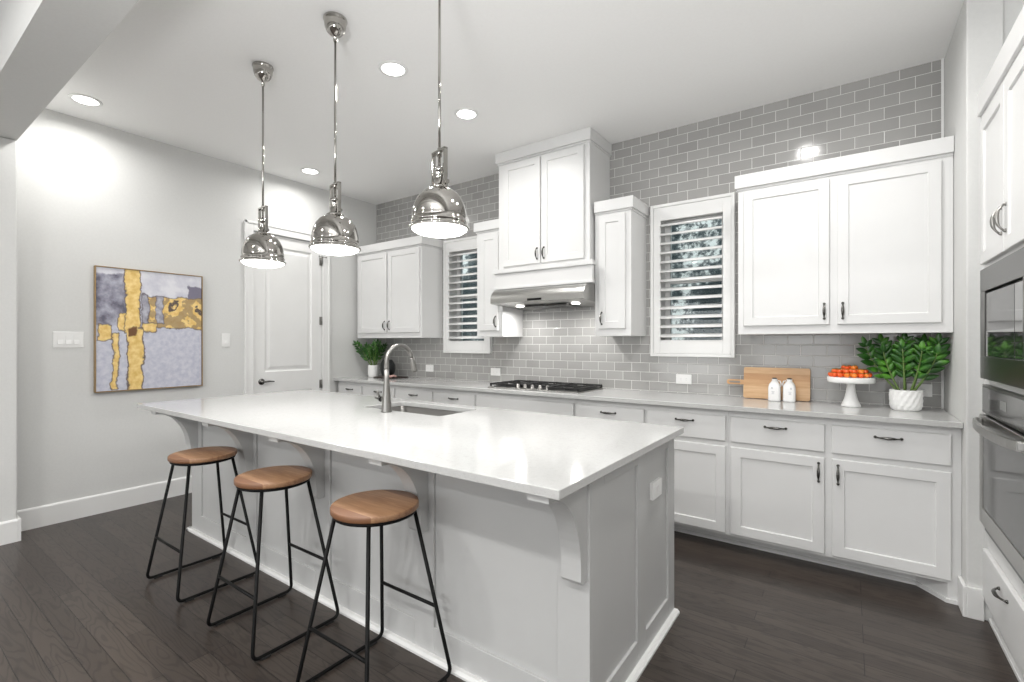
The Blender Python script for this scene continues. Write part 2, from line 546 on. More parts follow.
    def build(s, name, mat, parent=None, loc=None):
        me = bpy.data.meshes.new(name)
        bmesh.ops.recalc_face_normals(s.bm, faces=s.bm.faces[:])
        off = Vector(loc) if loc is not None else Vector((0, 0, 0))
        if parent is not None:
            off = world_of(parent)
        for vv in s.bm.verts:
            vv.co -= off
        s.bm.to_mesh(me)
        s.bm.free()
        o = bpy.data.objects.new(name, me)
        COL.objects.link(o)
        for m in (mat if isinstance(mat, (list, tuple)) else [mat]):
            me.materials.append(m)
        if parent is not None:
            o.parent = parent
        else:
            o.location = off
        return o

def world_of(o):
    p = Vector((0, 0, 0))
    while o is not None:
        p += Vector(o.location)
        o = o.parent
    return p

def tag(o, label, cat, group=None, kind=None):
    o['label'] = label
    o['category'] = cat
    if group:
        o['group'] = group
    if kind:
        o['kind'] = kind
    return o

def thing(name, loc, label, cat, group=None):
    o = bpy.data.objects.new(name, None)
    o.empty_display_size = 0.05
    o.location = loc
    COL.objects.link(o)
    return tag(o, label, cat, group)

def struct(o, label=None, cat=None):
    o['kind'] = 'structure'
    if label:
        o['label'] = label; o['category'] = cat
    return o

def struct_empty(name, loc, label, cat):
    o = bpy.data.objects.new(name, None)
    o.location = loc
    COL.objects.link(o)
    return struct(o, label, cat)

def copy_tree(o, parent=None):
    c = o.copy(); COL.objects.link(c); c.parent = parent
    for ch in list(o.children):
        copy_tree(ch, c)
    return c

def box(name, mat, x0, x1, y0, y1, z0, z1, bev=0.0, parent=None, loc=None):
    return MB().box(x0, x1, y0, y1, z0, z1, bev).build(name, mat, parent, loc)

# ================================================================ constants (metres)
XL, XR, YB = -4.797, 0.466, 3.853
ZC, TC = 0.936, 0.03            # perimeter counter top
ZI = 0.914                      # island top
YF = 3.295                      # base face frame
YD = 3.275                      # base door face
YU, YUD = 3.52, 3.50            # upper frame / door face
XS = -4.575                     # opening stub wall face

# ================================================================ room
fl = box('floor', M['floor'], -5.0, 3.0, -4.6, 4.05, -0.1, 0.0)
struct(fl, 'dark brown oak plank floor', 'floor')
ce = box('ceiling', M['ceiling'], -5.0, 3.0, -4.6, 4.05, H, H + 0.1)
struct(ce, 'flat pale grey ceiling with recessed lights', 'ceiling')

# left wall with the pantry door opening
DY0, DY1, DZ1 = 2.352, 3.105, 2.44
mb = MB()
mb.box(XL - 0.15, XL, 0.4, DY0, 0, H).box(XL - 0.15, XL, DY1, 4.05, 0, H).box(XL - 0.15, XL, DY0, DY1, DZ1, H)
struct(mb.build('wall_left', M['wall']), 'light grey wall holding the painting and the pantry door', 'wall')
# back wall fully tiled, two window holes
WIN = [(-3.626, -2.978), (-1.323, -0.691)]
WZ0, WZ1 = 1.226, 2.447
HO = 0.072                      # shutter outer edge -> wall hole
mb = MB()
xs = [XL - 0.15, WIN[0][0] + HO, WIN[0][1] - HO, WIN[1][0] + HO, WIN[1][1] - HO, 1.3]
for i in range(5):
    if i in (1, 3):
        mb.box(xs[i], xs[i + 1], YB, YB + 0.17, 0, WZ0 + HO).box(xs[i], xs[i + 1], YB, YB + 0.17, WZ1 - HO, H)
    else:
        mb.box(xs[i], xs[i + 1], YB, YB + 0.17, 0, H)
struct(mb.build('wall_back', M['tile']), 'back wall covered in glossy grey subway tile', 'wall')
# short end wall to the right of the counter run, and the wall the tower is let into
mb = MB()
mb.box(XR, XR + 0.13, 3.18, YB, 0, H, 0.006)
mb.box(XR + 0.12, 1.30, 3.20, YB, 0, H)
struct(mb.build('wall_right', M['wall']), 'narrow light grey return wall between counter end and oven tower', 'wall')
struct(box('wall_side', M['wall'], 1.18, 1.30, 0.47, 3.25, 0, H), 'grey wall behind the oven tower', 'wall')
struct(box('trim_1', M['trim'], 0.4525, 0.4645, YB - 0.011, YB - 0.0005, ZC + 0.001, H - 0.001), 'thin white edge strip ending the tile', 'trim')
# header over the wide opening, and its left stub
mb = MB().prism([(0.462, 2.69), (0.69, 2.705), (0.69, H), (0.462, H)], 'x', XL - 0.15, 3.0)
struct(mb.build('header_beam', M['wall']), 'dropped header over the wide opening', 'beam')
struct(box('wall_stub', M['wall'], XL - 0.15, XS, -4.6, 0.688, 0, 2.70, 0.008), 'stub wall beside the wide opening', 'wall')
# living room behind the camera
struct(box('wall_front', M['wall'], -5.0, 3.0, -4.7, -4.6, 0, H), 'far wall of the living room', 'wall')
struct(box('wall_living', M['wall'], 3.0, 3.1, -4.6, 0.7, 0, H), 'side wall of the living room', 'wall')
struct(box('wall_upper', M['wall'], XL - 0.15, XS, -4.6, 0.462, 2.70, H), 'upper part of the stub wall', 'wall')

def baseboard(name, pts, hgt=0.15, t=0.016, label=''):
    """pts: plan polyline along the wall face, board to the left of travel"""
    mb = MB()
    for (a, b) in zip(pts, pts[1:]):
        d = (Vector(b) - Vector(a)); L = d.length; d.normalize()
        n = Vector((d.y, -d.x))
        mb.frame((a[0], a[1], 0), (d.x, d.y, 0), (n.x, n.y, 0))
        mb.prism([(0.0, 0.0), (t, 0.0), (t, hgt - 0.012), (t - 0.004, hgt - 0.004), (t - 0.009, hgt), (0.0, hgt)], 'x', -0.0, L)
    return struct(mb.build(name, M['trim']), label, 'baseboard')
baseboard('baseboard_left', [(XL + .0005, 0.69), (XL + .0005, 2.262)], label='white baseboard below the painting')
baseboard('baseboard_front', [(XS + .0005, -4.5), (XS + .0005, 0.6882), ], label='white baseboard on the stub wall')
box_ = MB().box(XS - 0.215, XS + 0.0165, 0.6884, 0.704, 0, 0.15, 0.001)
struct(box_.build('baseboard_stub', M['trim']), 'white baseboard end on the stub return', 'baseboard')
mb = MB()
mb.box(XR - 0.016, XR - 0.0005, 3.164, 3.292, 0, 0.15, 0.003)
mb.box(XR - 0.0004, 0.527, 3.164, 3.1795, 0, 0.15, 0.003)
struct(mb.build('baseboard_right', M['trim']), 'white baseboard round the return wall corner', 'baseboard')

# ---------------------------------------------------------------- pantry door
d1 = struct_empty('door_1', (XL, 2.73, 0), 'white two-panel pantry door with lever handle in the left wall', 'door')
mb = MB().frame((XL - 0.030, DY0 + 0.004, 0), (0, 1, 0), (1, 0, 0))
W_ = DY1 - DY0 - 0.008
def door_slab(mb, W_, Ht, panels, st, w1=0.022, w0=-0.014):
    """flat stiles and rails with bevelled raised panels"""
    us = [0, st, W_ - st, W_]
    mb.box(0, st, w0, w1, 0.008, Ht)
    mb.box(W_ - st, W_, w0, w1, 0.008, Ht)
    zz = [0.008] + [z for p in panels for z in p] + [Ht]
    for a, b in zip(zz[0::2], zz[1::2]):
        mb.box(st, W_ - st, w0, w1, a, b)
    for (a, b) in panels:
        o = [(st, a), (W_ - st, a), (W_ - st, b), (st, b)]
        rg = []
        for ins, w in ((0, w1), (0.012, w1 - 0.012), (0.028, w1 - 0.012), (0.055, w1 - 0.003)):
            rg.append([mb.v((st + ins, w, a + ins)), mb.v((W_ - st - ins, w, a + ins)), mb.v((W_ - st - ins, w, b - ins)), mb.v((st + ins, w, b - ins))])
        for A, B in zip(rg, rg[1:]):
            for i in range(4):
                mb.bm.faces.new((A[i], A[(i + 1) % 4], B[(i + 1) % 4], B[i]))
        mb.bm.faces.new(rg[-1])
door_slab(mb, W_, DZ1 - 0.006, [(0.24, 0.835), (1.04, 2.32)], 0.115)
mb.build('door_slab', M['trim'], d1)
h = MB().frame((XL - 0.008, 2.437, 0.945), (0, 1, 0), (1, 0, 0))
h.lathe([(0.0, 0), (0.031, 0), (0.031, 0.006), (0.024, 0.010), (0.011, 0.012), (0.011, 0.045), (0.0, 0.045)])
# lathe turns about local z; re-aim it along the door normal
for v in h.bm.verts:
    p = v.co - Vector((XL - 0.008, 2.437, 0.945))
    v.co = Vector((XL - 0.008, 2.437, 0.945)) + Vector((p.z, p.y, p.x))
h.F = None
h.tube([(XL + 0.035, 2.437, 0.945), (XL + 0.038, 2.46, 0.946), (XL + 0.036, 2.50, 0.948), (XL + 0.034, 2.545, 0.944)], [0.010, 0.010, 0.008, 0.006])
h.build('door_handle', M['pewter'], d1)
for z in (0.28, 0.88, 1.58, 2.24):
    mb = MB().box(XL - 0.012, XL - 0.004, DY1 - 0.03, DY1 - 0.006, z - 0.045, z + 0.045)
    mb.tube([(XL + 0.002, DY1 - 0.006, z - 0.046), (XL + 0.002, DY1 - 0.006, z + 0.046)], 0.006, 8)
    hg = mb.build('hinge', M['nickel'], d1)
    if z > 2.2:
        mb = MB()
        mb.tube([(XL + 0.004, DY1 - 0.006, z + 0.045), (XL + 0.035, DY1 - 0.012, z + 0.048), (XL + 0.040, DY1 - 0.06, z + 0.048)], 0.004, 8)
        mb.tube([(XL + 0.035, DY1 - 0.012, z + 0.048), (XL + 0.040, DY1 + 0.025, z + 0.045)], 0.004, 8)
        mb.tube([(XL + 0.036, DY1 - 0.015, z + 0.048), (XL + 0.030, DY1 - 0.010, z - 0.03)], 0.003, 8)
        mb.ball((XL + 0.040, DY1 - 0.06, z + 0.048), 0.008).ball((XL + 0.040, DY1 + 0.025, z + 0.045), 0.008)
        mb.build('door_stop', M['nickel'], d1)
mb = MB()
def casing(mb, y0, y1, z0, z1, vert):
    mb.box(XL + 0.0005, XL + 0.018, y0, y1, z0, z1, 0.003)
    if vert:
        mb.box(XL + 0.018, XL + 0.026, y0 if y0 < 2.5 else y1 - 0.022, y0 + 0.022 if y0 < 2.5 else y1, z0, z1, 0.002)
casing(mb, 2.264, 2.350, 0, DZ1 + 0.09, True)
casing(mb, 3.107, 3.190, 0, DZ1 + 0.09, True)
mb.box(XL + 0.0005, XL + 0.018, 2.350, 3.107, DZ1 + 0.002, DZ1 + 0.09, 0.003)
mb.box(XL + 0.018, XL + 0.026, 2.264, 3.190, DZ1 + 0.068, DZ1 + 0.09, 0.002)
struct(mb.build('trim_2', M['trim']), 'white door casing around the pantry door', 'trim')

# ---------------------------------------------------------------- windows and shutters
for k, (a, b) in enumerate(WIN):
    x0, x1, z0, z1 = a + HO, b - HO, WZ0 + HO, WZ1 - HO
    w = struct_empty('window_%d' % (k + 1), ((x0 + x1) / 2, YB + 0.12, z0), 'white sash window in the tiled wall', 'window')
    f = MB()
    y0, y1 = YB + 0.10, YB + 0.15
    f.box(x0, x0 + 0.045, y0, y1, z0, z1).box(x1 - 0.045, x1, y0, y1, z0, z1)
    f.box(x0 + .045, x1 - .045, y0, y1, z0, z0 + 0.05).box(x0 + .045, x1 - .045, y0, y1, z1 - 0.05, z1)
    f.box(x0 + .045, x1 - .045, y0 + 0.005, y1 - 0.005, (z0 + z1) / 2 - 0.018, (z0 + z1) / 2 + 0.018)
    f.build('window_frame', M['trim'], w)
    j = MB()
    j.box(x0 - .0, x0 + 0.006, YB + 0.002, y0, z0, z1).box(x1 - 0.006, x1, YB + 0.002, y0, z0, z1)
    j.box(x0 + .006, x1 - .006, YB + 0.002, y0, z0, z0 + 0.006).box(x0 + .006, x1 - .006, YB + 0.002, y0, z1 - 0.006, z1)
    j.build('window_jamb', M['trim'], w)
    box('glass_pane', M['glass'], x0 + .04, x1 - .04, y0 + 0.022, y0 + 0.027, z0 + .04, z1 - .04, parent=w)
    lab = ['white plantation shutter half hidden behind the upper cabinet left of the range hood',
           'white plantation shutter between the narrow upper cabinet and the wide right cabinet'][k]
    s_ = thing('plantation_shutter', ((a + b) / 2, YB, WZ0), lab, 'shutter', 'plantation shutters')
    yf = YB - 0.0005
    fr = MB()
    t = 0.024
    fr.box(a, a + t, YB - 0.042, yf, WZ0, WZ1, 0.003).box(b - t, b, YB - 0.042, yf, WZ0, WZ1, 0.003)
    fr.box(a + t, b - t, YB - 0.042, yf, WZ0, WZ0 + t, 0.003).box(a + t, b - t, YB - 0.042, yf, WZ1 - t, WZ1, 0.003)
    fr.build('frame', M['trim'], s_)
    g = 0.0015
    pa, pb, p0, p1 = a + t + g, b - t - g, WZ0 + t + g, WZ1 - t - g
    st, rb, rt = 0.056, 0.105, 0.105
    yp0, yp1 = YB - 0.036, YB - 0.008
    pn = MB()
    pn.box(pa, pa + st, yp0, yp1, p0, p1, 0.002).box(pb - st, pb, yp0, yp1, p0, p1, 0.002)
    pn.box(pa + st, pb - st, yp0, yp1, p0, p0 + rb, 0.002).box(pa + st, pb - st, yp0, yp1, p1 - rt, p1, 0.002)
    pn.build('panel_frame', M['trim'], s_)
    n_l = 13
    zz0, zz1 = p0 + rb, p1 - rt
    pitch = (zz1 - zz0) / n_l
    ang = math.radians(16)
    for i in range(n_l):
        zc = zz0 + pitch * (i + 0.5)
        prof = []
        for q in range(16):
            tt = 2 * PI * q / 16
            u, v_ = 0.043 * math.cos(tt), 0.0100 * math.sin(tt)
            # room-side edge (-y) lower
            prof.append(((yp0 + yp1) / 2 + u * math.cos(ang) - v_ * math.sin(ang), zc + u * math.sin(ang) + v_ * math.cos(ang)))
        MB().prism(prof, 'x', pa + st + 0.002, pb - st - 0.002, smooth=True).build('louver', M['louver'], s_)
# neighbour's house seen through the louvers
struct(box('exterior_wall', M['stone'], -12, 4, 6.6, 6.9, -0.2, 5.0), 'mottled teal and grey wall of the house outside', 'wall')
struct(box('exterior_ground', M['hedge'], -9, 4, 4.06, 6.5, -0.2, -0.05), 'ground outside the windows', 'ground')

# ================================================================ handles
def pull(parent, F, u, z, vertical=True, w0=0.0, L=0.105, mat=None):
    """bow pull with swollen middle and little mounting feet; F = (origin,U,W)"""
    mb = MB().frame(*F)
    pts, rs = [], []
    n = 12
    for i in range(n + 1):
        t = -1 + 2 * i / n
        w = w0 + 0.006 + 0.021 * (1 - abs(t) ** 2.6)
        a = t * L / 2
        pts.append((u, w, z + a) if vertical else (u + a, w, z))
        rs.append(0.0042 + 0.0040 * max(0, 1 - (t * 1.5) ** 2))
    # tube() needs points in the local frame
    mb.tube(pts, rs, 8)
    for sg in (-1, 1):
        a = sg * L / 2
        c = (u, w0, z + a) if vertical else (u + a, w0, z)
        q = (c[0], w0 + 0.009, c[2])
        mb.tube([(c[0], w0 - 0.001, c[2]), (c[0], w0 + 0.004, c[2]), q], [0.0085, 0.0075, 0.0045], 10)
    return mb.build('handle', mat or M['pewter'], parent)

# ================================================================ base cabinets
FB = ((0, YF, 0), (1, 0, 0), (0, -1, 0))
def base_unit(x0, x1, cols, label, handles=True, left_gap=0.0, end=False):
    """cols: list of (drawer x0, x1, door handle side or None, handle on drawer)"""
    t = thing('base_cabinet', ((x0 + x1) / 2, YF, 0), label, 'cabinet', 'white base cabinets along the tiled wall')
    c = MB()
    c.box(x0, x1, YF, YB - 0.001, 0.10, ZC - TC - 0.0005)
    c.build('carcass', M['cab'], t)
    k = MB()
    kx1 = x1
    k.box(x0, kx1, 3.44, 3.452, 0.0, 0.10).prism([(3.44, 0), (3.425, 0), (3.425, 0.012), (3.432, 0.02), (3.44, 0.022)], 'x', x0, kx1)
    if end:
        k.prism([(0.30, 3.44), (0.412, 3.297), (0.4635, 3.297), (0.4635, 3.44)], 'z', 0.0, 0.0995)
        k.prism([(0.29, 3.435), (0.405, 3.287), (0.455, 3.285), (0.455, 3.297), (0.41, 3.30), (0.30, 3.44)], 'z', 0.0, 0.02)
    k.build('toe_kick', M['cab'], t)
    for (a, b, side, dh) in cols:
        if side == 'wide':          # false front below the cooktop
            ff = MB().frame(*FB).box(a, b, 0.0005, 0.02, 0.705, 0.865, 0.003).build('false_front', M['cab'], t)
            m = (a + b) / 2
            for (da, db, sd) in ((a, m - 0.0125, 'R'), (m + 0.0125, b, 'L')):
                d = MB().frame(*FB).shaker(da, db, 0.118, 0.672, 0.0005, 0.02).build('door', M['cab'], t)
                pull(d, FB, db - 0.029 if sd == 'R' else da + 0.029, 0.585, True, 0.02)
            continue
        dr = MB().frame(*FB).box(a, b, 0.0005, 0.02, 0.705, 0.865, 0.004).build('drawer', M['cab'], t)
        if dh:
            pull(dr, FB, (a + b) / 2, 0.82, False, 0.02, 0.112)
        d = MB().frame(*FB).shaker(a, b, 0.118, 0.672, 0.0005, 0.02).build('door', M['cab'], t)
        pull(d, FB, b - 0.029 if side == 'R' else a + 0.029, 0.585, True, 0.02)
    return t
base_unit(-4.77, -3.7935, [(-4.745, -4.335, 'R', True), (-4.305, -3.808, 'L', True)], 'white base cabinet against the left wall under the plant and black vase')
base_unit(-3.7925, -2.7225, [(-3.777, -3.266, 'R', True), (-3.240, -2.735, 'L', True)], 'white base cabinet below the left shutter, left of the cooktop')
base_unit(-2.7215, -1.7305, [(-2.708, -1.742, 'wide', False)], 'white base cabinet under the gas cooktop with a plain front and no drawer pull')
base_unit(-1.7295, -0.6325, [(-1.722, -1.183, 'R', True), (-1.160, -0.648, 'L', True)], 'white base cabinet below the right shutter, partly behind the island corner')
base_unit(-0.6315, 0.4645, [(-0.617, -0.117, 'R', True), (-0.082, 0.424, 'L', True)], 'white base cabinet at the right end under cake stand and potted plant', end=True)

ct = box('countertop', M['quartz'], XL + 0.001, 0.4645, 3.245, YB - 0.0005, ZC - TC, ZC, 0.003)
tag(ct, 'long white speckled quartz countertop along the tiled wall', 'countertop')

# ================================================================ upper cabinets
def upper(x0, x1, z0, z1, yf, doors, label, crown=(0.0, 0.0), crown_z=None, bottom=0.057, name='wall_cabinet', handle_side=None, door_z=None):
    """doors: [(a, b, side)]; crown=(left overhang, right overhang)"""
    t = thing(name, ((x0 + x1) / 2, YB, z0), label, 'cabinet', 'white upper cabinets on the tiled wall')
    cz = crown_z
    c = MB().box(x0, x1, yf, YB - 0.0008, z0, cz if cz else z1, 0.0015)
    c.build('carcass', M['cab'], t)
    F = ((0, yf, 0), (1, 0, 0), (0, -1, 0))
    if cz:
        k = MB()
        l, r = x0 - crown[0], x1 + crown[1]
        k.box(l, r, yf - 0.026, YB - 0.0008, cz, z1, 0.003)
        k.box(x0 - crown[0] * 0.4, x1 + crown[1] * 0.4, yf - 0.010, YB - 0.001, cz - 0.014, cz, 0.003)
        k.build('crown_molding', M['cab'], t)
    dz0, dz1 = door_z
    for (a, b, side) in doors:
        d = MB().frame(*F).shaker(a, b, dz0, dz1, 0.0005, 0.02, stile=0.055).build('door', M['cab'], t)
        pull(d, F, b - 0.027 if side == 'R' else a + 0.027, dz0 + 0.082, True, 0.02, 0.092)
    return t
upper(-4.755, -3.672, 1.39, 2.463, 3.54, [(-4.71, -4.218, 'R'), (-4.192, -3.70, 'L')],
      'two-door white upper cabinet in the left corner above the small plant', crown=(0.0, 0.024), crown_z=2.375, door_z=(1.447, 2.345))
upper(-2.905, -2.602, 1.393, 2.475, YU, [(-2.865, -2.642, 'R')],
      'narrow white upper cabinet on the left side of the range hood', crown=(0.024, 0.0), crown_z=2.39, door_z=(1.45, 2.355))
upper(-1.674, -1.371, 1.39, 2.463, YU, [(-1.635, -1.413, 'L')],
      'narrow white upper cabinet on the right side of the range hood', crown=(0.0, 0.024), crown_z=2.375, door_z=(1.447, 2.342))
upper(-0.616, 0.4640, 1.392, 2.461, YU, [(-0.580, -0.100, 'R'), (-0.060, 0.414, 'L')],
      'wide two-door white upper cabinet above the cake stand and potted plant', crown=(0.018, 0.0), crown_z=2.373, door_z=(1.447, 2.342))
hc = upper(-2.600, -1.692, 1.81, H - 0.001, 3.46, [(-2.540, -2.150, 'R'), (-2.136, -1.737, 'L')],
      'tall two-door white cabinet reaching the ceiling above the range hood', crown=(0.022, 0.018), crown_z=2.955, door_z=(2.016, 2.925))
k = MB()
k.box(-2.622, -1.640, 3.400, 3.4595, 1.952, 1.990, 0.004)
k.box(-2.612, -1.652, 3.418, 3.4595, 1.81, 1.952, 0.003)
k.box(-2.618, -1.645, 3.410, 3.4595, 1.81, 1.834, 0.003)
k.build('skirt_molding', M['cab'], hc)

# ---------------------------------------------------------------- range hood
rh = thing('range_hood', (-2.13, YB, 1.645), 'stainless range hood with curved front below the tall cabinet', 'range hood')
prof = []
yt, zt, yb_, zb = 3.425, 1.808, 3.322, 1.712
for i in range(11):
    t = PI / 2 * i / 10
    prof.append((yt - (yt - yb_) * math.sin(t), zb + (zt - zb) * math.cos(t)))
outer = prof + [(yb_, 1.682), (3.345, 1.676), (3.80, 1.652), (3.84, 1.652), (3.84, 1.808)]
mb = MB()
mb.prism(outer, 'x', -2.590, -1.6765)
for f in mb.bm.faces:
    if abs(f.normal.x) < 0.5:
        f.smooth = False
mb.build('hood_body', M['steel'], rh)
box('control_panel', M['black'], -2.20, -2.06, 3.3190, 3.3225, 1.688, 1.706, 0.001, rh)
for x in (-2.42, -1.86):
    mb = MB().lathe([(0.0, -0.004), (0.034, -0.004), (0.036, 0.0), (0.036, 0.01), (0.0, 0.01)], (x, 3.54, 1.6635), 24)
    mb.build('hood_light', M['hoodlamp'], rh)
    area_lamp('hood_lamp', (x, 3.56, 1.648), 0.06, 2.2, spread=2.9)
mb = MB()
for (a, b) in ((-2.34, -2.14), (-2.12, -1.92)):
    mb.box(a, b, 3.50, 3.78, 1.652, 1.664, 0.002)
mb.build('grease_filter', M['darksteel'], rh)

# ---------------------------------------------------------------- cooktop
ck = thing('gas_cooktop', (-2.185, 3.57, ZC), 'black and steel gas cooktop set in the counter under the hood', 'cooktop')
CX0, CX1, CY0, CY1 = -2.635, -1.735, 3.335, 3.815
box('burner_tray', M['steel'], CX0, CX1, CY0, CY1, ZC + 0.0005, ZC + 0.010, 0.004, ck)
box('drip_pan', M['black'], CX0 + 0.012, CX1 - 0.012, CY0 + 0.075, CY1 - 0.012, ZC + 0.0102, ZC + 0.013, 0.001, ck)
gz = ZC + 0.040
for gi, (a, b) in enumerate(((CX0 + 0.006, -2.340), (-2.336, -2.034), (-2.030, CX1 - 0.006))):
    g = MB()
    ya, yb2 = CY0 + 0.030 if gi != 1 else CY0 + 0.085, CY1 - 0.010
    r = 0.007
    for x in (a + r, b - r):
        g.box(x - r, x + r, ya, yb2, gz - 0.014, gz, 0.002)
    for y in (ya + r, (ya + yb2) / 2, yb2 - r):
        g.box(a, b, y - r, y + r, gz - 0.014, gz, 0.002)
    for y in ((ya * 3 + yb2) / 4, (ya + yb2 * 3) / 4):
        g.box(a, a + (b - a) * .36, y - 0.005, y + 0.005, gz - 0.012, gz + 0.001, 0.001)
        g.box(b - (b - a) * .36, b, y - 0.005, y + 0.005, gz - 0.012, gz + 0.001, 0.001)
    m = (a + b) / 2
    g.box(m - 0.005, m + 0.005, ya, ya + 0.07, gz - 0.012, gz + 0.001, 0.001)
    g.box(m - 0.005, m + 0.005, yb2 - 0.07, yb2, gz - 0.012, gz + 0.001, 0.001)
    for x in (a + r, b - r):
        for y in (ya + r, yb2 - r):
            g.box(x - r, x + r, y - r, y + r, ZC + 0.0132, gz - 0.005, 0.001)
    g.build('grate', M['iron'], ck)
for (x, y, r) in ((-2.49, 3.48, 0.034), (-2.49, 3.70, 0.028), (-2.185, 3.62, 0.045), (-1.88, 3.48, 0.034), (-1.88, 3.70, 0.028)):
    MB().lathe([(0, 0.0005), (r * 1.25, 0.0005), (r * 1.2, 0.006), (r, 0.008), (r, 0.014), (r * .9, 0.017), (0, 0.017)], (x, y, ZC + 0.013), 24).build('burner', M['iron'], ck)
for i in range(5):
    x = -2.185 + (i - 2) * 0.075
    MB().lathe([(0, 0.0), (0.021, 0.0), (0.021, 0.005), (0.017, 0.008), (0.015, 0.030), (0.012, 0.034), (0, 0.034)], (x, CY0 + 0.045, ZC + 0.0102), 20).build('knob', M['nickel'], ck)

# ================================================================ island
IX0, IX1, IY0, IY1 = -4.0235, -0.6744, 1.184, 2.437
BX0, BX1, BY0, BY1 = -3.83, -0.709, 1.45, 2.392
isl = thing('kitchen_island', ((BX0 + BX1) / 2, (BY0 + BY1) / 2, 0), 'pale grey panelled kitchen island with curved brackets under the overhang', 'island')
ZT = ZI - 0.03
# sink hole
SX0, SX1, SY0, SY1 = -2.615, -1.915, 1.985, 2.335
def rrect(x0, x1, y0, y1, r, n=5):
    out = []
    for (cx, cy, a0) in ((x1 - r, y1 - r, 0), (x0 + r, y1 - r, PI / 2), (x0 + r, y0 + r, PI), (x1 - r, y0 + r, 3 * PI / 2)):
        for i in range(n + 1):
            t = a0 + PI / 2 * i / n
            out.append((cx + r * math.cos(t), cy + r * math.sin(t)))
    return out
b = MB()
b.slab_hole([(BX0 + 0.012, BY0 + 0.012), (BX1 - 0.012, BY0 + 0.012), (BX1 - 0.012, BY1 - 0.012), (BX0 + 0.012, BY1 - 0.012)],
            [(SX0 - 0.03, SY0 - 0.03), (SX1 + 0.03, SY0 - 0.03), (SX1 + 0.03, SY1 + 0.025), (SX0 - 0.03, SY1 + 0.025)], 0.62, ZT - 0.0005)
b.box(BX0 + 0.012, BX1 - 0.012, BY0 + 0.012, BY1 - 0.012, 0, 0.62)
b.build('island_body', M['island'], isl)
# stile-and-rail facing: front (overhang side), right end, left end
p = MB()
ZR0, ZR1 = 0.130, 0.835
FI = ((0, BY0 + 0.012, 0), (1, 0, 0), (0, -1, 0))
p.frame(*FI)
cor = [-3.765, -2.995, -2.255, -1.503, -0.756]
edges = [(BX0, -3.680)] + [(-3.045, -2.927), (-2.300, -2.176), (-1.550, -1.435)] + [(-0.835, BX1)]
for (a, c) in edges:
    p.box(a, c, 0, 0.012, 0, ZT - 0.0006, 0.0012, 1)
for (a, c) in zip(edges, edges[1:]):
    p.box(a[1], c[0], 0, 0.012, 0, ZR0, 0.0012, 1).box(a[1], c[0], 0, 0.012, ZR1, ZT - 0.0006, 0.0012, 1)
p.build('front_panel', M['island'], isl)
p = MB().frame((BX1 - 0.012, 0, 0), (0, 1, 0), (1, 0, 0))
for (a, c) in ((BY0 + 0.0122, 1.565), (1.893, 1.992), (2.297, BY1 - 0.0002)):
    p.box(a, c, 0, 0.012, 0, ZT - 0.0006, 0.0012, 1)
for (a, c) in ((1.565, 1.893), (1.992, 2.297)):
    p.box(a, c, 0, 0.012, 0, 0.107, 0.0012, 1).box(a, c, 0, 0.012, 0.833, ZT - 0.0006, 0.0012, 1)
p.build('end_panel', M['island'], isl)
p = MB().frame((BX0 + 0.012, 0, 0), (0, 1, 0), (-1, 0, 0))
for (a, c) in ((BY0 + 0.0122, 1.565), (1.893, 1.992), (2.297, BY1 - 0.0002)):
    p.box(a, c, 0, 0.012, 0, ZT - 0.0006, 0.0012, 1)
for (a, c) in ((1.565, 1.893), (1.992, 2.297)):
    p.box(a, c, 0, 0.012, 0, 0.107, 0.0012, 1).box(a, c, 0, 0.012, 0.833, ZT - 0.0006, 0.0012, 1)
p.build('end_panel', M['island'], isl)
p = MB()
p.frame((0, BY1 - 0.012, 0), (1, 0, 0), (0, 1, 0))
nb = 5
wd = (BX1 - BX0) / nb
for i in range(nb):
    p.shaker(BX0 + wd * i + 0.008, BX0 + wd * (i + 1) - 0.008, 0.11, ZT - 0.03, 0, 0.012)
p.build('back_doors', M['island'], isl)
sh = MB()
s_, hh = 0.026, 0.020
q = [(0, 0), (s_, 0), (s_, hh * .5), (s_ * .6, hh), (0, hh)]
sh.frame((0, BY0, 0), (1, 0, 0), (0, -1, 0)).prism(q, 'x', BX0 - s_, BX1 + s_)
sh.frame((BX1, 0, 0), (0, 1, 0), (1, 0, 0)).prism(q, 'x', BY0 - s_, BY1)
sh.frame((BX0, 0, 0), (0, 1, 0), (-1, 0, 0)).prism(q, 'x', BY0 - s_, BY1)
sh.build('shoe_molding', M['trim'], isl)
# curved brackets
for cx in cor:
    y_f, y_b, zt_, zb_ = 1.200, BY0 - 0.0006, ZT - 0.0006, 0.535
    foot = 0.045
    pts = [(y_b, zt_), (y_f, zt_), (y_f, zt_ - 0.022)]
    # concave sweep from the tip down to the foot
    ay, az = (y_b - foot) - y_f - 0.012, (zt_ - 0.022) - (zb_ + 0.055)
    for i in range(15):
        t = PI / 2 * i / 14
        pts.append((y_f + 0.012 + ay * math.sin(t), zb_ + 0.055 + az * math.cos(t)))
    pts += [(y_b - foot, zb_ + 0.012), (y_b - foot + 0.010, zb_), (y_b, zb_)]
    MB().prism(pts, 'x', cx - 0.0375, cx + 0.0375).build('bracket', M['island'], isl)
# outlet on the end panel
ot = MB().box(BX1 - 0.0118, BX1 + 0.005, 2.068, 2.185, 0.640, 0.715, 0.002)
oo = ot.build('outlet', M['plastic'], isl)
for y in (2.100, 2.152):
    MB().box(BX1 + 0.005, BX1 + 0.0065, y - 0.016, y + 0.016, 0.662, 0.693, 0.0005).build('socket', M['plastic'], oo)

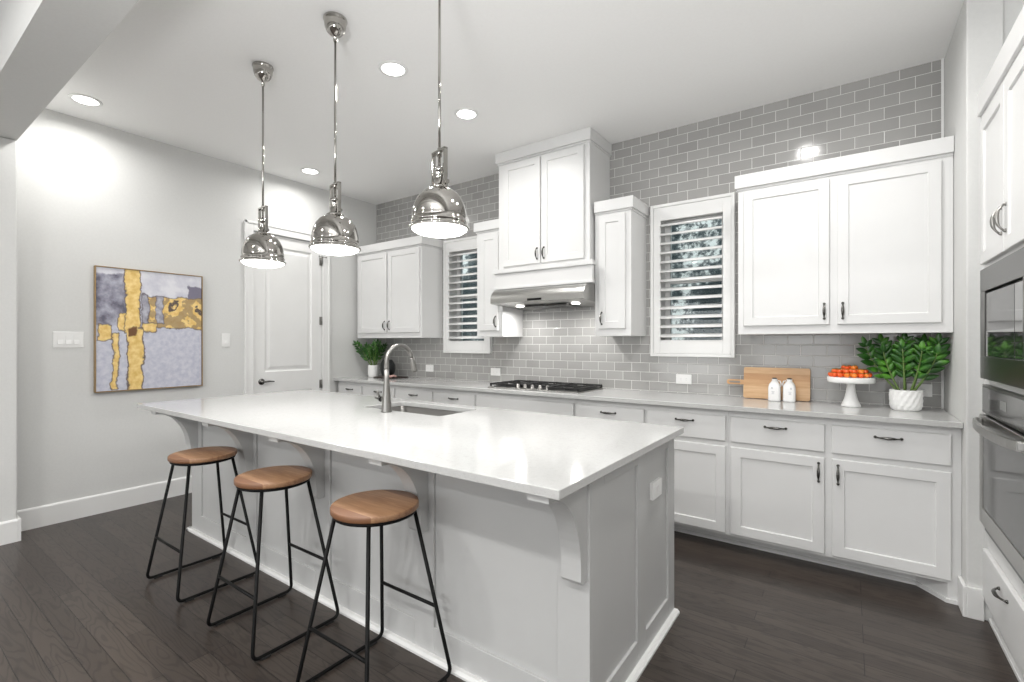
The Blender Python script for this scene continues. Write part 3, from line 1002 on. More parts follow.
it = MB().slab_hole([(IX0, IY0), (IX1, IY0), (IX1, IY1), (IX0, IY1)], rrect(SX0, SX1, SY0, SY1, 0.03), ZT, ZI)
bev = [e for e in it.bm.edges if e.is_boundary is False and len(e.link_faces) == 2 and abs(e.link_faces[0].normal.dot(e.link_faces[1].normal)) < 0.5]
it = it.build('island_countertop', M['quartz'])
tag(it, 'white speckled quartz island countertop with sink cutout and wide overhang', 'countertop')
md = it.modifiers.new('edge', 'BEVEL'); md.width = 0.003; md.segments = 2; md.limit_method = 'ANGLE'; md.angle_limit = math.radians(60)

# sink
sk = thing('undermount_sink', ((SX0 + SX1) / 2, (SY0 + SY1) / 2, 0.68), 'stainless undermount sink basin in the island', 'sink')
mb = MB()
lv = [(rrect(SX0 - 0.015, SX1 + 0.015, SY0 - 0.015, SY1 + 0.015, 0.04), ZT - 0.001),
      (rrect(SX0 + 0.002, SX1 - 0.002, SY0 + 0.002, SY1 - 0.002, 0.032), ZT - 0.001),
      (rrect(SX0 + 0.008, SX1 - 0.008, SY0 + 0.008, SY1 - 0.008, 0.032), 0.715),
      (rrect(SX0 + 0.035, SX1 - 0.035, SY0 + 0.035, SY1 - 0.035, 0.03), 0.685)]
R = [[mb.v((x, y, z)) for (x, y) in pts] for pts, z in lv]
for A, B in zip(R, R[1:]):
    for i in range(len(A)):
        j = (i + 1) % len(A)
        f = mb.bm.faces.new((A[i], A[j], B[j], B[i])); f.smooth = True
mb.bm.faces.new(R[-1])
mb.build('basin', M['sinksteel'], sk)
MB().lathe([(0, 0.002), (0.02, 0.002), (0.022, 0.006), (0.045, 0.006), (0.047, 0.0005), (0, 0.0005)], (-2.26, 2.16, 0.685), 24).build('drain', M['nickel'], sk)

# faucet
fx, fy = -2.298, 1.921
fc = thing('kitchen_faucet', (fx, fy, ZI), 'tall brushed nickel gooseneck faucet standing at the island sink', 'faucet')
MB().lathe([(0, 0.0005), (0.032, 0.0005), (0.032, 0.006), (0.0305, 0.012), (0.027, 0.06), (0.021, 0.13), (0.0165, 0.20), (0.0155, 0.26), (0, 0.26)], (fx, fy, ZI), 28).build('body', M['nickel'], fc)
pts = [(fx, fy, ZI + 0.255)]
R_ = 0.103
for i in range(17):
    t = PI - (PI + 0.0) * i / 16 * 0.93
    pts.append((fx, fy + R_ + R_ * math.cos(t), 1.216 + R_ * math.sin(t)))
e = Vector(pts[-1]); dd = (e - Vector(pts[-2])).normalized()
MB().tube(pts, 0.0140, 14).build('spout', M['nickel'], fc)
MB().tube([e - dd * 0.002, e + dd * 0.004, e + dd * 0.03, e + dd * 0.085, e + dd * 0.092], [0.0145, 0.0165, 0.0175, 0.0195, 0.017], 16).build('spray_head', M['nickel'], fc)
mb = MB().tube([(fx - 0.018, fy, ZI + 0.075), (fx - 0.052, fy, ZI + 0.075)], 0.0135, 14)
mb.tube([(fx - 0.050, fy, ZI + 0.075), (fx - 0.064, fy, ZI + 0.076)], [0.017, 0.015], 14)
mb.tube([(fx - 0.057, fy + 0.002, ZI + 0.078), (fx - 0.075, fy - 0.004, ZI + 0.105), (fx - 0.080, fy - 0.006, ZI + 0.125)], [0.007, 0.006, 0.005], 10)
mb.tube([(fx - 0.060, fy, ZI + 0.076), (fx - 0.10, fy - 0.006, ZI + 0.080)], [0.007, 0.004], 10)
mb.build('lever', M['pewter'], fc)

# ================================================================ stools
def make_stool(cx, cy):
    t = thing('bar_stool', (cx, cy, 0), '', 'stool', 'wood and black metal bar stools along the island')
    MB().lathe([(0, 0.6865), (0.162, 0.6865), (0.1655, 0.6885), (0.167, 0.692), (0.167, 0.706), (0.1655, 0.7095), (0.162, 0.711), (0, 0.711)], (cx, cy, 0), 56).build('seat', M['seat'], t)
    n = 40
    MB().tube([(cx + 0.152 * math.cos(2 * PI * i / n), cy + 0.152 * math.sin(2 * PI * i / n), 0.6787) for i in range(n)], 0.0075, 8, closed=True).build('seat_ring', M['black'], t)
    top = [(0.100, 0.110), (0.210, 0.206)]          # half-offsets at the top and on the floor
    zr = 0.0085
    for sx in (-1, 1):
        pts = []
        xt, xb = cx + sx * top[0][0], cx + sx * top[1][0]
        yt0, yb0 = cy - top[0][1], cy - top[1][1]
        yt1, yb1 = cy + top[0][1], cy + top[1][1]
        def bend(a, c, b_, rad=0.035, n=7):
            a, c, b_ = Vector(a), Vector(c), Vector(b_)
            p0 = c + (a - c).normalized() * rad; p1 = c + (b_ - c).normalized() * rad
            return [tuple(p0 * (1 - u) ** 2 + c * 2 * u * (1 - u) + p1 * u * u) for u in [i / n for i in range(n + 1)]]
        A, B, C_, D = (xt, yt0, 0.675), (xb, yb0, zr + 0.003), (xb, yb1, zr + 0.003), (xt, yt1, 0.675)
        pts = [A] + bend(A, B, C_) + bend(B, C_, D) + [D]
        sl = MB().tube(pts, 0.0078, 10).build('sled_leg', M['black'], t)
        for yy in (yb0 + 0.055, yb1 - 0.055):
            MB().box(xb - 0.010, xb + 0.010, yy - 0.02, yy + 0.02, 0.0, 0.010, 0.002).build('rubber_foot', M['rubber'], sl)
    for sy, z in ((-1, 0.245), (1, 0.282)):
        k = (0.675 - z) / 0.6635
        x_ = top[0][0] + (top[1][0] - top[0][0]) * k
        y_ = cy + sy * (top[0][1] + (top[1][1] - top[0][1]) * k)
        MB().tube([(cx - x_, y_, z), (cx + x_, y_, z)], 0.0068, 10).build('footrest', M['black'], t)
    return t
st = make_stool(-3.000, 1.195)
st['label'] = 'bar stool nearest the painting, its legs at the far end of the island'
for (x, y, lab) in ((-2.230, 1.192, 'middle bar stool of three, with wooden seat and black sled legs'),
                    (-1.513, 1.210, 'largest bar stool in view, with its round seat nearest the panelled end of the island')):
    c = copy_tree(st)
    c.location = (x, y, 0)
    c['label'] = lab

# ================================================================ pendants
def make_pendant(cx, cy, YK):
    t = thing('pendant_light', (cx, cy, 1.80), '', 'pendant light', 'polished nickel dome pendants over the island')
    MB().lathe([(0, H - 0.0006), (0.060, H - 0.0006), (0.061, H - 0.010), (0.057, H - 0.014), (0.056, H - 0.028), (0.053, H - 0.048), (0.046, H - 0.066), (0.034, H - 0.081), (0.020, H - 0.090), (0.011, H - 0.094), (0.010, H - 0.118), (0.007, H - 0.122), (0, H - 0.122)], (cx, cy, 0), 32).build('canopy', M['chrome'], t)
    MB().tube([(cx, cy, H - 0.120), (cx, cy, 2.03)], 0.0062, 12).build('rod', M['chrome'], t)
    k = 0.888
    dz = lambda z: z + 0.013
    prof = [(0.036, 1.998), (0.046, 1.994), (0.070, 1.986), (0.092, 1.972), (0.110, 1.951), (0.1235, 1.924), (0.131, 1.896), (0.1345, 1.868), (0.1345, 1.850),
            (0.139, 1.848), (0.139, 1.842), (0.135, 1.840), (0.136, 1.828), (0.1475, 1.826), (0.1475, 1.820), (0.146, 1.818),
            (0.135, 1.818), (0.131, 1.840), (0.131, 1.868), (0.128, 1.895), (0.120, 1.922), (0.107, 1.948), (0.089, 1.968), (0.067, 1.982), (0.036, 1.990)]
    MB().lathe([(r * k, dz(z)) for r, z in prof], (cx, cy, 0), 64).build('shade', M['chrome'], t)
    MB().lathe([(r * k, dz(z)) for r, z in [(0.1345, 1.820), (0.134, 1.814), (0.115, 1.803), (0.075, 1.794), (0.035, 1.790), (0, 1.789)]], (cx, cy, 0), 48).build('diffuser', M['diffuser'], t)
    # socket cup and collar
    MB().lathe([(0, 1.998), (0.044, 2.007), (0.044, 2.014), (0.036, 2.019), (0.026, 2.022), (0.026, 2.080), (0.029, 2.083), (0.029, 2.095), (0.021, 2.100), (0.012, 2.106), (0, 2.106)], (cx, cy, 0), 32).build('socket_cup', M['chrome'], t)
    # square yoke: two flat bars joined by a cross bar, with thumb screws
    y = MB().frame((cx, cy, 0), (math.cos(YK), math.sin(YK), 0), (-math.sin(YK), math.cos(YK), 0))
    for sx in (-1, 1):
        y.box(sx * 0.048 - 0.004, sx * 0.048 + 0.004, -0.009, 0.009, 2.004, 2.176, 0.0015)
        y.box(min(sx * 0.025, sx * 0.048), max(sx * 0.025, sx * 0.048), -0.007, 0.007, 2.060, 2.078, 0.001)
        y.box(min(sx * 0.030, sx * 0.048), max(sx * 0.030, sx * 0.048), -0.006, 0.006, 2.008, 2.018, 0.001)
        y.tube([(sx * 0.051, 0, 2.026), (sx * 0.066, 0, 2.026)], [0.008, 0.010], 12)
        y.tube([(sx * 0.036, 0, 2.012), (sx * 0.036, 0, 2.110)], 0.006, 8)
    y.box(-0.052, 0.052, -0.009, 0.009, 2.168, 2.178, 0.0015)
    y.tube([(0, 0, 2.150), (0, 0, 2.185)], [0.012, 0.009], 12)
    y.build('yoke', M['chrome'], t)
    return t
pl = [make_pendant(*c, math.radians(k)) for c, k in zip(PENDANTS, (-4, -10, -14))]
for o, l in zip(pl, ('polished nickel dome pendant hanging in front of the pantry door, above the far island end',
                     'middle polished nickel dome pendant of the three over the island',
                     'polished nickel dome pendant nearest the range hood, with its canopy out of view')):
    o['label'] = l

# recessed cans
labs = ['recessed ceiling light above the painting wall, next to the header', 'recessed ceiling light between the middle and right pendant rods',
        'recessed ceiling light nearest the tall hood cabinet', 'recessed ceiling light in the far corner above the pantry door']
for (cx, cy), l in zip(CANS_SEEN, labs):
    t = thing('recessed_light', (cx, cy, H), l, 'ceiling light', 'recessed ceiling lights')
    MB().lathe([(0.070, -0.0005), (0.092, -0.0005), (0.092, -0.003), (0.086, -0.006), (0.072, -0.007), (0.070, -0.006), (0.070, -0.0005)], (cx, cy, H), 36).build('trim_ring', M['trim'], t)
    MB().lathe([(0, -0.0008), (0.0695, -0.0008), (0.0695, -0.004), (0, -0.006)], (cx, cy, H), 36).build('lens', M['lens'], t)

# ================================================================ oven tower
TX, TY0, TY1 = 0.528, 2.25, 3.178
FT = ((TX, 0, 0), (0, -1, 0), (-1, 0, 0))        # u = -y
tw = thing('oven_tower_cabinet', (0.85, (TY0 + TY1) / 2, 0), 'tall white cabinet housing the microwave and wall oven at the right edge', 'cabinet')
AY0, AY1 = 2.335, 3.095                            # appliance cut-out along y
c = MB()
c.box(TX, 1.178, TY0, AY0, 0.10, 2.44).box(TX, 1.178, AY1, TY1, 0.10, 2.44)
for (z0, z1) in ((0.10, 0.455), (1.140, 1.172), (1.672, 2.44)):
    c.box(TX, 1.178, AY0, AY1, z0, z1)
c.box(1.16, 1.178, AY0, AY1, 0.455, 1.672)
c.build('carcass', M['cab'], tw)
k = MB().box(TX - 0.024, 1.178, TY0 - 0.02, TY1, 2.425, 2.535, 0.003).box(TX - 0.010, 1.178, TY0 - 0.008, TY1, 2.40, 2.425, 0.003)
k.build('crown_molding', M['cab'], tw)
k = MB().box(TX + 0.03, 1.178, TY0, TY1, 0, 0.10).box(TX + 0.014, TX + 0.03, TY0, TY1, 0, 0.02, 0.003)
k.build('toe_kick', M['cab'], tw)
YM = 2.7155
for (a, b2, sd) in ((-3.140, -(YM + 0.004), 'R'), (-(YM - 0.004), -2.290, 'L')):
    d = MB().frame(*FT).shaker(a, b2, 1.705, 2.385, 0.0005, 0.020, stile=0.055).build('door', M['cab'], tw)
    pull(d, FT, b2 - 0.030 if sd == 'R' else a + 0.030, 1.835, True, 0.02, 0.105, M['nickel'])
d = MB().frame(*FT).box(-3.095, -2.335, 0.0005, 0.020, 0.150, 0.375, 0.004).build('drawer', M['cab'], tw)
pull(d, FT, -YM, 0.316, False, 0.02, 0.125)

mw = thing('microwave', (TX, YM, 1.174), 'dark built-in microwave in the tall cabinet above the wall oven', 'microwave')
m_ = MB().frame(*FT)
m_.box(-AY1 + 0.001, -AY0 - 0.001, -0.35, -0.001, 1.174, 1.670)
m_.build('microwave_body', M['black'], mw)
m_ = MB().frame(*FT)
z0, z1 = 1.174, 1.670
m_.box(-AY1 - 0.004, -AY0 + 0.004, 0.0006, 0.027, z1 - 0.10, z1 + 0.004, 0.002)
m_.box(-AY1 - 0.004, -AY0 + 0.004, 0.0006, 0.027, z0 - 0.004, z0 + 0.098, 0.002)
m_.box(-AY1 - 0.004, -AY1 + 0.090, 0.0006, 0.027, z0 + 0.098, z1 - 0.10, 0.002)
m_.box(-AY0 - 0.090, -AY0 + 0.004, 0.0006, 0.027, z0 + 0.098, z1 - 0.10, 0.002)
m_.build('trim_kit', M['darksteel'], mw)
a, b2 = -AY1 + 0.092, -AY0 - 0.092
m_ = MB().frame(*FT).box(a, b2 - 0.115, 0.0006, 0.024, z0 + 0.100, z1 - 0.112, 0.002)
m_.build('glass_door', M['greyglass'], mw)
m_ = MB().frame(*FT).box(b2 - 0.112, b2, 0.0006, 0.024, z0 + 0.100, z1 - 0.112, 0.002)
m_.build('control_panel', M['blackglass'], mw)
m_ = MB().frame(*FT).box(a, b2 - 0.115, 0.023, 0.0245, z0 + 0.10, z0 + 0.215, 0.001)  # dark strip put in for the room's reflection low on the door glass
m_.build('reflection_strip', M['blackglass'], mw)

ov = thing('wall_oven', (TX, YM, 0.457), 'stainless wall oven with curved bar handle below the microwave', 'oven')
m_ = MB().frame(*FT).box(-AY1 + 0.001, -AY0 - 0.001, -0.5, -0.001, 0.457, 1.138)
m_.build('oven_body', M['black'], ov)
m_ = MB().frame(*FT).box(-AY1 - 0.004, -AY0 + 0.004, 0.0006, 0.020, 1.010, 1.142, 0.003)
cp = m_.build('control_panel', M['darksteel'], ov)
m_ = MB().frame(*FT).box(-AY1 + 0.012, -AY0 - 0.012, 0.020, 0.0215, 1.022, 1.130, 0.001)
m_.build('panel_glass', M['greyglass'], cp)
m_ = MB().frame(*FT).box(-YM - 0.05, -YM + 0.05, 0.0215, 0.022, 1.06, 1.098, 0.0002)
m_.build('display', M['blackglass'], cp)
m_ = MB().frame(*FT)
m_.box(-AY1 - 0.002, -AY1 + 0.05, 0.0006, 0.030, 0.500, 1.003, 0.004)
m_.box(-AY0 - 0.05, -AY0 + 0.002, 0.0006, 0.030, 0.500, 1.003, 0.004)
m_.box(-AY1 + 0.05, -AY0 - 0.05, 0.0006, 0.030, 0.945, 1.003, 0.003)
m_.box(-AY1 + 0.05, -AY0 - 0.05, 0.0006, 0.030, 0.500, 0.575, 0.003)
dr = m_.build('oven_door', M['steel'], ov)
m_ = MB().frame(*FT).box(-AY1 + 0.051, -AY0 - 0.051, 0.002, 0.027, 0.576, 0.944, 0.002)
m_.build('oven_window', M['greyglass'], dr)
m_ = MB().frame(*FT)
pts = []
n = 14
for i in range(n + 1):
    t = -1 + 2 * i / n
    pts.append((-YM + t * 0.335, 0.030 + 0.016 + 0.034 * (1 - t * t) ** 0.6, 0.972))
# flattened bar: sweep a vertical plate section
prev = None
for p_ in pts:
    cur = [m_.v((p_[0], p_[1] - 0.006, p_[2] - 0.019)), m_.v((p_[0], p_[1] + 0.006, p_[2] - 0.017)), m_.v((p_[0], p_[1] + 0.006, p_[2] + 0.017)), m_.v((p_[0], p_[1] - 0.006, p_[2] + 0.019))]
    if prev:
        for i in range(4):
            f = m_.bm.faces.new((prev[i], prev[(i + 1) % 4], cur[(i + 1) % 4], cur[i]))
    else:
        m_.bm.faces.new(cur)
    prev = cur
m_.bm.faces.new(prev[::-1])
for sg in (-1, 1):
    m_.box(-YM + sg * 0.322 - 0.016, -YM + sg * 0.322 + 0.016, 0.0295, 0.050, 0.956, 0.988, 0.003)
m_.build('oven_handle', M['steel'], dr)
m_ = MB().frame(*FT).box(-AY1 - 0.002, -AY0 + 0.002, 0.0006, 0.012, 0.459, 0.497, 0.002)
m_.build('vent_strip', M['darksteel'], ov)

# ================================================================ wall things
art = thing('framed_painting', (XL, 1.512, 0.95), 'square abstract painting in gold, lavender and grey on the left wall', 'painting')
PY0, PY1, PZ0, PZ1 = 1.137, 1.888, 0.948, 1.935
f = MB()
ft = 0.006
f.box(XL + 0.0006, XL + 0.040, PY0, PY0 + ft, PZ0, PZ1, 0.001).box(XL + 0.0006, XL + 0.040, PY1 - ft, PY1, PZ0, PZ1, 0.001)
f.box(XL + 0.0006, XL + 0.040, PY0 + ft, PY1 - ft, PZ0, PZ0 + ft, 0.001).box(XL + 0.0006, XL + 0.040, PY0 + ft, PY1 - ft, PZ1 - ft, PZ1, 0.001)
f.build('frame', M['goldframe'], art)
cv = MB().box(0.006, 0.033, 0.0, 0.735, 0.0, 0.972, 0.001).build('canvas', M['painting'])
cv.parent = art
cv.location = (0, PY0 + 0.008 - 1.512, PZ0 + 0.0075 - 0.95)

def switch_plate(y0, y1, z0, z1, n, label):
    t = thing('light_switch', (XL, (y0 + y1) / 2, z0), label, 'light switch')
    box('cover_plate', M['plastic'], XL + 0.0006, XL + 0.006, y0, y1, z0, z1, 0.002, t)
    for i in range(n):
        yc = (y0 + y1) / 2 + (i - (n - 1) / 2) * 0.046
        m = (z0 + z1) / 2
        pr = [(XL + 0.0062, m + 0.033), (XL + 0.0075, m + 0.033), (XL + 0.0075, m + 0.0), (XL + 0.0125, m - 0.033), (XL + 0.0062, m - 0.033)]
        MB().prism([(x, z) for x, z in pr], 'y', yc - 0.0165, yc + 0.0165).build('rocker', M['plastic'], t)
    return t
switch_plate(0.905, 1.078, 1.298, 1.418, 3, 'white triple light switch plate between the stub wall and the painting')
switch_plate(2.060, 2.136, 1.298, 1.424, 1, 'white single light switch between the painting and the pantry door')

def outlet(x, z, label):
    t = thing('wall_outlet', (x, YB, z), label, 'outlet', 'white outlets on the grey tile')
    box('cover_plate', M['plastic'], x - 0.060, x + 0.060, YB - 0.006, YB - 0.0006, z - 0.038, z + 0.038, 0.002, t)
    for dx in (-0.02, 0.02):
        s = MB().box(x + dx - 0.016, x + dx + 0.016, YB - 0.0075, YB - 0.006, z - 0.015, z + 0.015, 0.0005).build('socket', M['plastic'], t)
        m = MB()
        for q in (-0.006, 0.006):
            m.box(x + dx - 0.004, x + dx + 0.004, YB - 0.0079, YB - 0.0074, z + q - 0.001, z + q + 0.001)
        m.build('slot', M['print'], s)
outlet(-3.872, 1.048, 'white outlet on the tile just right of the gooseneck faucet')
outlet(-2.935, 1.040, 'white outlet on the tile just left of the gas cooktop')
outlet(-1.068, 1.048, 'white outlet on the tile below the right shutter')
outlet(0.352, 1.043, 'white outlet on the tile half hidden by the large potted plant')

# ================================================================ things on the perimeter counter
# cutting board leaning on the tile
cb = thing('cutting_board', (-0.42, 3.80, ZC), 'wooden paddle cutting board leaning on the tile behind two white bottles', 'cutting board')
tilt = math.radians(9)
o_ = Vector((0, 3.797, ZC + 0.0008)); Wv = Vector((0, -math.cos(tilt), math.sin(tilt))); Zv = Vector((0, math.sin(tilt), math.cos(tilt)))
o_ = o_ + Vector((0, 0, 0.0))
mb = MB().frame(o_, (1, 0, 0), Wv, Zv)
out = [(p[0], p[1]) for p in rrect(-0.628, -0.217, 0.0, 0.222, 0.012, 4)]
mb.prism(out, 'y', 0.0, 0.019)
mb.build('board', M['board'], cb)
mb = MB().frame(o_, (1, 0, 0), Wv, Zv)
hp = rrect(-0.742, -0.622, 0.094, 0.130, 0.016, 5)
mb.slab_hole([(p[0], p[1]) for p in hp], [(p[0], p[1]) for p in rrect(-0.728, -0.650, 0.105, 0.119, 0.0065, 4)], 0.002, 0.017)
# slab_hole extrudes along local z; swap local w and z so the handle lies in the board's plane
for v in mb.bm.verts:
    d = v.co - o_
    u, w, z = d.x, d.dot(Wv), d.dot(Zv)
    v.co = o_ + Vector((u, 0, 0)) + Wv * z + Zv * w
mb.build('board_handle', M['board'], cb)

def bottle(x, y, label, flip=1):
    t = thing('milk_bottle', (x, y, ZC), label, 'bottle', 'white ceramic bottles on the counter')
    def sq(tt, k):
        return 1.0 / (abs(math.cos(tt)) ** 5 + abs(math.sin(tt)) ** 5) ** 0.2
    MB().lathe([(0, 0.0006), (0.034, 0.0006), (0.037, 0.004), (0.0375, 0.012), (0.0375, 0.085), (0.036, 0.100), (0.031, 0.117), (0.023, 0.130), (0.018, 0.136), (0.0165, 0.142), (0.018, 0.147), (0.018, 0.151), (0.0, 0.151)],
               (x, y, ZC), 48, fn=lambda tt, k: sq(tt, k) if 0 < k < 7 else 1).build('bottle_body', M['ceramic'], t)
    MB().lathe([(0, 0.1512), (0.0135, 0.1512), (0.0135, 0.157), (0.012, 0.159), (0, 0.159)], (x, y, ZC), 20).build('stopper', M['darkcap'], t)
    n = MB()
    n.tube([(x - flip * 0.012 + 0.003 * math.cos(a), y - 0.0383, ZC + 0.085 + 0.012 * math.sin(a)) for a in [i * PI / 6 for i in range(7)]], 0.0016, 6)
    for i, w in enumerate((0.018, 0.013, 0.016)):
        n.box(x - flip * 0.006 - w / 2, x - flip * 0.006 + w / 2, y - 0.0386, y - 0.0372, ZC + 0.066 - i * 0.008, ZC + 0.069 - i * 0.008)
    n.build('printed_mark', M['print'], t)
    h_ = MB()
    h_.tube([(x + flip * 0.020, y - 0.004, ZC + 0.140), (x + flip * 0.034, y - 0.006, ZC + 0.138), (x + flip * 0.040, y - 0.006, ZC + 0.118), (x + flip * 0.036, y - 0.004, ZC + 0.098)], 0.004, 8)
    h_.build('bottle_handle', M['ceramic'], t)
bottle(-0.420, 3.715, 'white ceramic bottle with dark stopper, beside the cutting board handle side', 1)
bottle(-0.332, 3.722, 'white ceramic bottle with dark stopper, the one closer to the cake stand', -1)

# cake stand with tomatoes
kx, ky = 0.007, 3.665
cs = thing('cake_stand', (kx, ky, ZC), 'white pedestal cake stand holding a heap of tomatoes', 'cake stand')
MB().lathe([(0, 0.0006), (0.052, 0.0006), (0.053, 0.005), (0.048, 0.016), (0.037, 0.045), (0.027, 0.085), (0.022, 0.125), (0.023, 0.150), (0.0, 0.150)], (kx, ky, ZC), 40).build('pedestal', M['ceramicm'], cs)
MB().lathe([(0, 0.150), (0.119, 0.150), (0.124, 0.153), (0.125, 0.160), (0.125, 0.182), (0.122, 0.185), (0.0, 0.1835)], (kx, ky, ZC), 56).build('plate', M['ceramicm'], cs)
def tomato(x, y, z, r, mat, n):
    t = thing('cherry_tomato', (x, y, z - r), 'small orange-red tomato in the heap on the white cake stand', 'tomato', 'tomatoes on the cake stand')
    m = MB()
    a = random.random() * 6
    m.ball((x, y, z), (r, r, r * 0.92), 14, 9)
    m.build('fruit', mat, t)
    s = MB()
    for i in range(5):
        tt = a + 2 * PI * i / 5
        s.tube([(x, y, z + r * 0.90), (x + 0.45 * r * math.cos(tt), y + 0.45 * r * math.sin(tt), z + r * 0.86), (x + 0.75 * r * math.cos(tt), y + 0.75 * r * math.sin(tt), z + r * 0.72)], [0.0016, 0.0014, 0.0006], 5)
    s.build('calyx', M['stem'], t)
zt = ZC + 0.1845
ring = [(0.100, 17, 0), (0.066, 11, 0), (0.033, 6, 0), (0.0, 1, 0), (0.082, 13, 1), (0.048, 8, 1), (0.015, 3, 1), (0.030, 5, 2)]
for (rad, n, lvl) in ring:
    for i in range(n):
        tt = 2 * PI * i / n + rad * 31 + lvl
        r = 0.0158 + random.uniform(-0.001, 0.001)
        tomato(kx - 0.006 + rad * math.cos(tt), ky + rad * math.sin(tt), zt + r * 0.92 + lvl * 0.0215 + 0.0002, r, M['tomato'] if random.random() < 0.6 else M['tomato2'], i)

# ZZ plants
def frond(t, base, tip, bow, n_pairs, leaf_len, seed, width=0.46):
    rnd = random.Random(seed)
    base, tip = Vector(base), Vector(tip)
    ctrl = base.lerp(tip, 0.5) + Vector(bow)
    P_ = lambda u: base * (1 - u) ** 2 + ctrl * 2 * u * (1 - u) + tip * u * u
    T_ = lambda u: ((ctrl - base) * 2 * (1 - u) + (tip - ctrl) * 2 * u).normalized()
    mb = MB()
    mb.mi = 0
    us = [i / 12 for i in range(13)]
    mb.tube([P_(u) for u in us], [0.0058 - 0.0042 * u for u in us], 7)
    mb.mi = 1
    side0 = T_(0.6).cross(Vector((0.35 * math.sin(seed), -1, 0.35))).normalized()
    def leaf(p, d, nrm, L):
        d = d.normalized(); nrm = (nrm - d * nrm.dot(d)).normalized(); sd = d.cross(nrm)
        w = L * width
        rows = [(0.0, 0.12), (0.15, 0.62), (0.35, 0.97), (0.55, 1.0), (0.78, 0.66), (0.92, 0.30)]
        L_, C_, R_ = [], [], []
        for (a, k) in rows:
            drop = -0.10 * L * a * a
            q = p + d * (L * a) + nrm * drop
            L_.append(mb.bm.verts.new(q - sd * w * k * 0.5 + nrm * 0.16 * w * k)); C_.append(mb.bm.verts.new(q)); R_.append(mb.bm.verts.new(q + sd * w * k * 0.5 + nrm * 0.16 * w * k))
        tipv = mb.bm.verts.new(p + d * L + nrm * (-0.10 * L))
        for i in range(len(rows) - 1):
            for A, B in ((L_, C_), (C_, R_)):
                f = mb.bm.faces.new((A[i], B[i], B[i + 1], A[i + 1])); f.smooth = True; f.material_index = 1
        for A, B in ((L_, C_), (C_, R_)):
            f = mb.bm.faces.new((A[-1], B[-1], tipv)); f.smooth = True; f.material_index = 1
    n_pairs = max(5, n_pairs - 1)
    for i in range(n_pairs):
        u = 0.30 + 0.66 * i / max(1, n_pairs - 1)
        p = P_(u); tg = T_(u)
        sd = (side0 - tg * side0.dot(tg)).normalized()
        nrm = sd.cross(tg)
        if nrm.z < 0:
            nrm = -nrm
        k = 1.0 - 0.35 * abs(u - 0.6) / 0.4
        for s_ in (-1, 1):
            leaf(p, sd * s_ * 0.72 + tg * 0.62 + nrm * rnd.uniform(0.0, 0.25), nrm + Vector((rnd.uniform(-.2, .2), rnd.uniform(-.2, .2), 0)), leaf_len * k * rnd.uniform(0.9, 1.1))
    leaf(P_(0.98), T_(1.0), Vector((0, -0.6, 0.8)), leaf_len * 0.75)
    o = mb.build('frond', [M['stem'], M['leaf']], t)
    me = o.data
    sm = o.modifiers.new('thickness', 'SOLIDIFY'); sm.thickness = 0.0007; sm.offset = 0
    return o

def pot_plant(x, y, pot, label, fronds, rimz, leaf_len, rim_r, n_facets=0, spread=1.0):
    t = thing('potted_plant', (x, y, ZC), label, 'potted plant')
    def fac(tt, k):
        if not n_facets or k in (0, 1):
            return 1
        return 1 + 0.075 * (abs((tt * n_facets / (2 * PI) + 0.5 * (k % 2)) % 1.0 - 0.5) * 2 - 0.5)
    MB().lathe(pot, (x, y, ZC), 96 if n_facets else 36, fn=fac, smooth=not n_facets).build('pot', M['ceramicm'], t)
    MB().lathe([(0, rimz - 0.020), (rim_r, rimz - 0.020), (rim_r * .8, rimz - 0.014), (0, rimz - 0.010)], (x, y, ZC), 28).build('soil', M['soil'], t)
    for i, (dx, dy, dz, bow, n) in enumerate(fronds):
        a = math.atan2(dy, dx)
        b0 = (x + 0.032 * math.cos(a) * rim_r / .07, y + 0.022 * math.sin(a) * rim_r / .07, ZC + rimz - 0.016)
        frond(t, b0, (x + dx * spread, y + dy * spread, ZC + dz), bow, n, leaf_len, i * 7 + int(x * 100))
    return t
pot = [(0, 0.0006), (0.061, 0.0006), (0.070, 0.010), (0.075, 0.030), (0.077, 0.060), (0.077, 0.090), (0.076, 0.116), (0.0755, 0.121), (0.072, 0.122), (0.070, 0.118), (0.069, 0.105), (0, 0.100)]
pot_plant(0.272, 3.650, pot, 'large leafy green plant in a faceted white pot at the right end of the counter',
          [(-0.225, -0.02, 0.385, (-0.05, 0, 0.01), 7), (-0.125, -0.09, 0.345, (-0.03, 0, 0.03), 6), (-0.13, 0.08, 0.405, (-0.03, 0, 0.02), 7),
           (-0.025, -0.11, 0.365, (0.0, -0.02, 0.03), 6), (0.0, 0.08, 0.415, (0, 0.02, 0.02), 7), (0.075, -0.10, 0.355, (0.02, -0.02, 0.04), 6),
           (0.10, 0.06, 0.40, (0.02, 0, 0.02), 7), (0.165, -0.04, 0.405, (0.05, 0, 0.0), 7), (0.15, -0.10, 0.34, (0.04, -0.02, 0.03), 6)], 0.120, 0.084, 0.068, 15, spread=0.86)
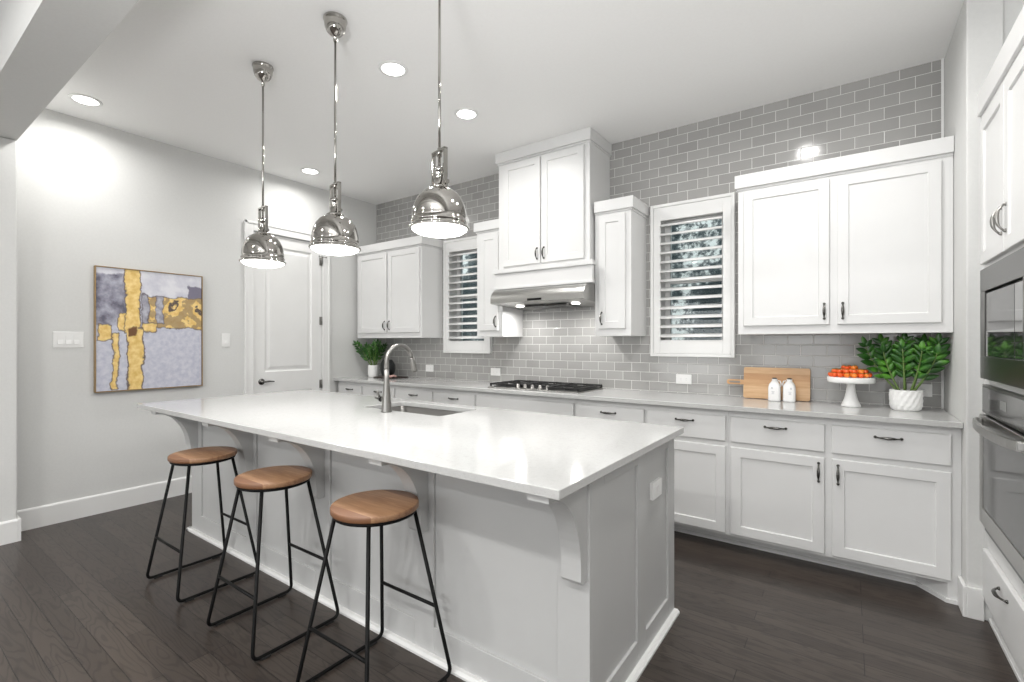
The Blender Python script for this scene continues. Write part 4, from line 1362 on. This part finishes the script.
pot2 = [(0, 0.0006), (0.050, 0.0006), (0.055, 0.006), (0.060, 0.040), (0.062, 0.135), (0.061, 0.139), (0.058, 0.139), (0.056, 0.132), (0.055, 0.118), (0, 0.115)]
pot_plant(-4.565, 3.62, pot2, 'small leafy green plant in a plain white pot in the left counter corner',
          [(-0.185, -0.12, 0.385, (-0.03, 0, 0.04), 7), (-0.10, -0.02, 0.36, (-0.02, 0, 0.04), 7), (-0.04, 0.10, 0.40, (0, 0.02, 0.02), 7), (0.045, -0.10, 0.335, (0, -0.03, 0.04), 7),
           (0.11, 0.02, 0.385, (0.02, 0, 0.03), 7), (0.14, -0.08, 0.405, (0.03, 0, 0.03), 7), (0.0, 0.0, 0.37, (0, 0, 0.0), 7), (-0.06, -0.12, 0.31, (-0.02, -0.02, 0.04), 6), (0.07, -0.06, 0.29, (0.02, 0, 0.03), 6), (0.10, 0.10, 0.36, (0.02, 0, 0.03), 6)], 0.135, 0.078, 0.054, spread=0.92)

# black vase on a dark tray with a folded cloth
tr = box('serving_tray', M['tray'], -4.43, -4.12, 3.51, 3.76, ZC + 0.0005, ZC + 0.014, 0.004)
tag(tr, 'flat dark brown tray under the black vase', 'tray')
vz = ZC + 0.0142
vs_ = thing('black_vase', (-4.36, 3.66, vz), 'round black vase on a tray behind the faucet', 'vase')
MB().lathe([(0, 0.0004), (0.050, 0.0004), (0.064, 0.012), (0.080, 0.045), (0.087, 0.085), (0.084, 0.130), (0.073, 0.160), (0.060, 0.178), (0.054, 0.190), (0.048, 0.190), (0.050, 0.176), (0, 0.160)], (-4.36, 3.66, vz), 48,
           fn=lambda tt, k: 1 + 0.012 * math.cos(tt * 16)).build('vase_body', M['blackvase'], vs_)
cl = MB()
n = 16
for i in range(3):
    yy = 3.535 + 0.028 * i
    cl.tube([(-4.23 + 0.10 * q / 8, yy + 0.006 * math.sin(q * 1.3 + i), vz + 0.0125 + 0.004 * math.sin(q * 0.9 + i * 2)) for q in range(9)], [0.007] + [0.0115] * 7 + [0.007], 10)
cl = cl.build('folded_cloth', M['pink'])
tag(cl, 'pale pink folded cloth on the dark tray beside the black vase', 'cloth')
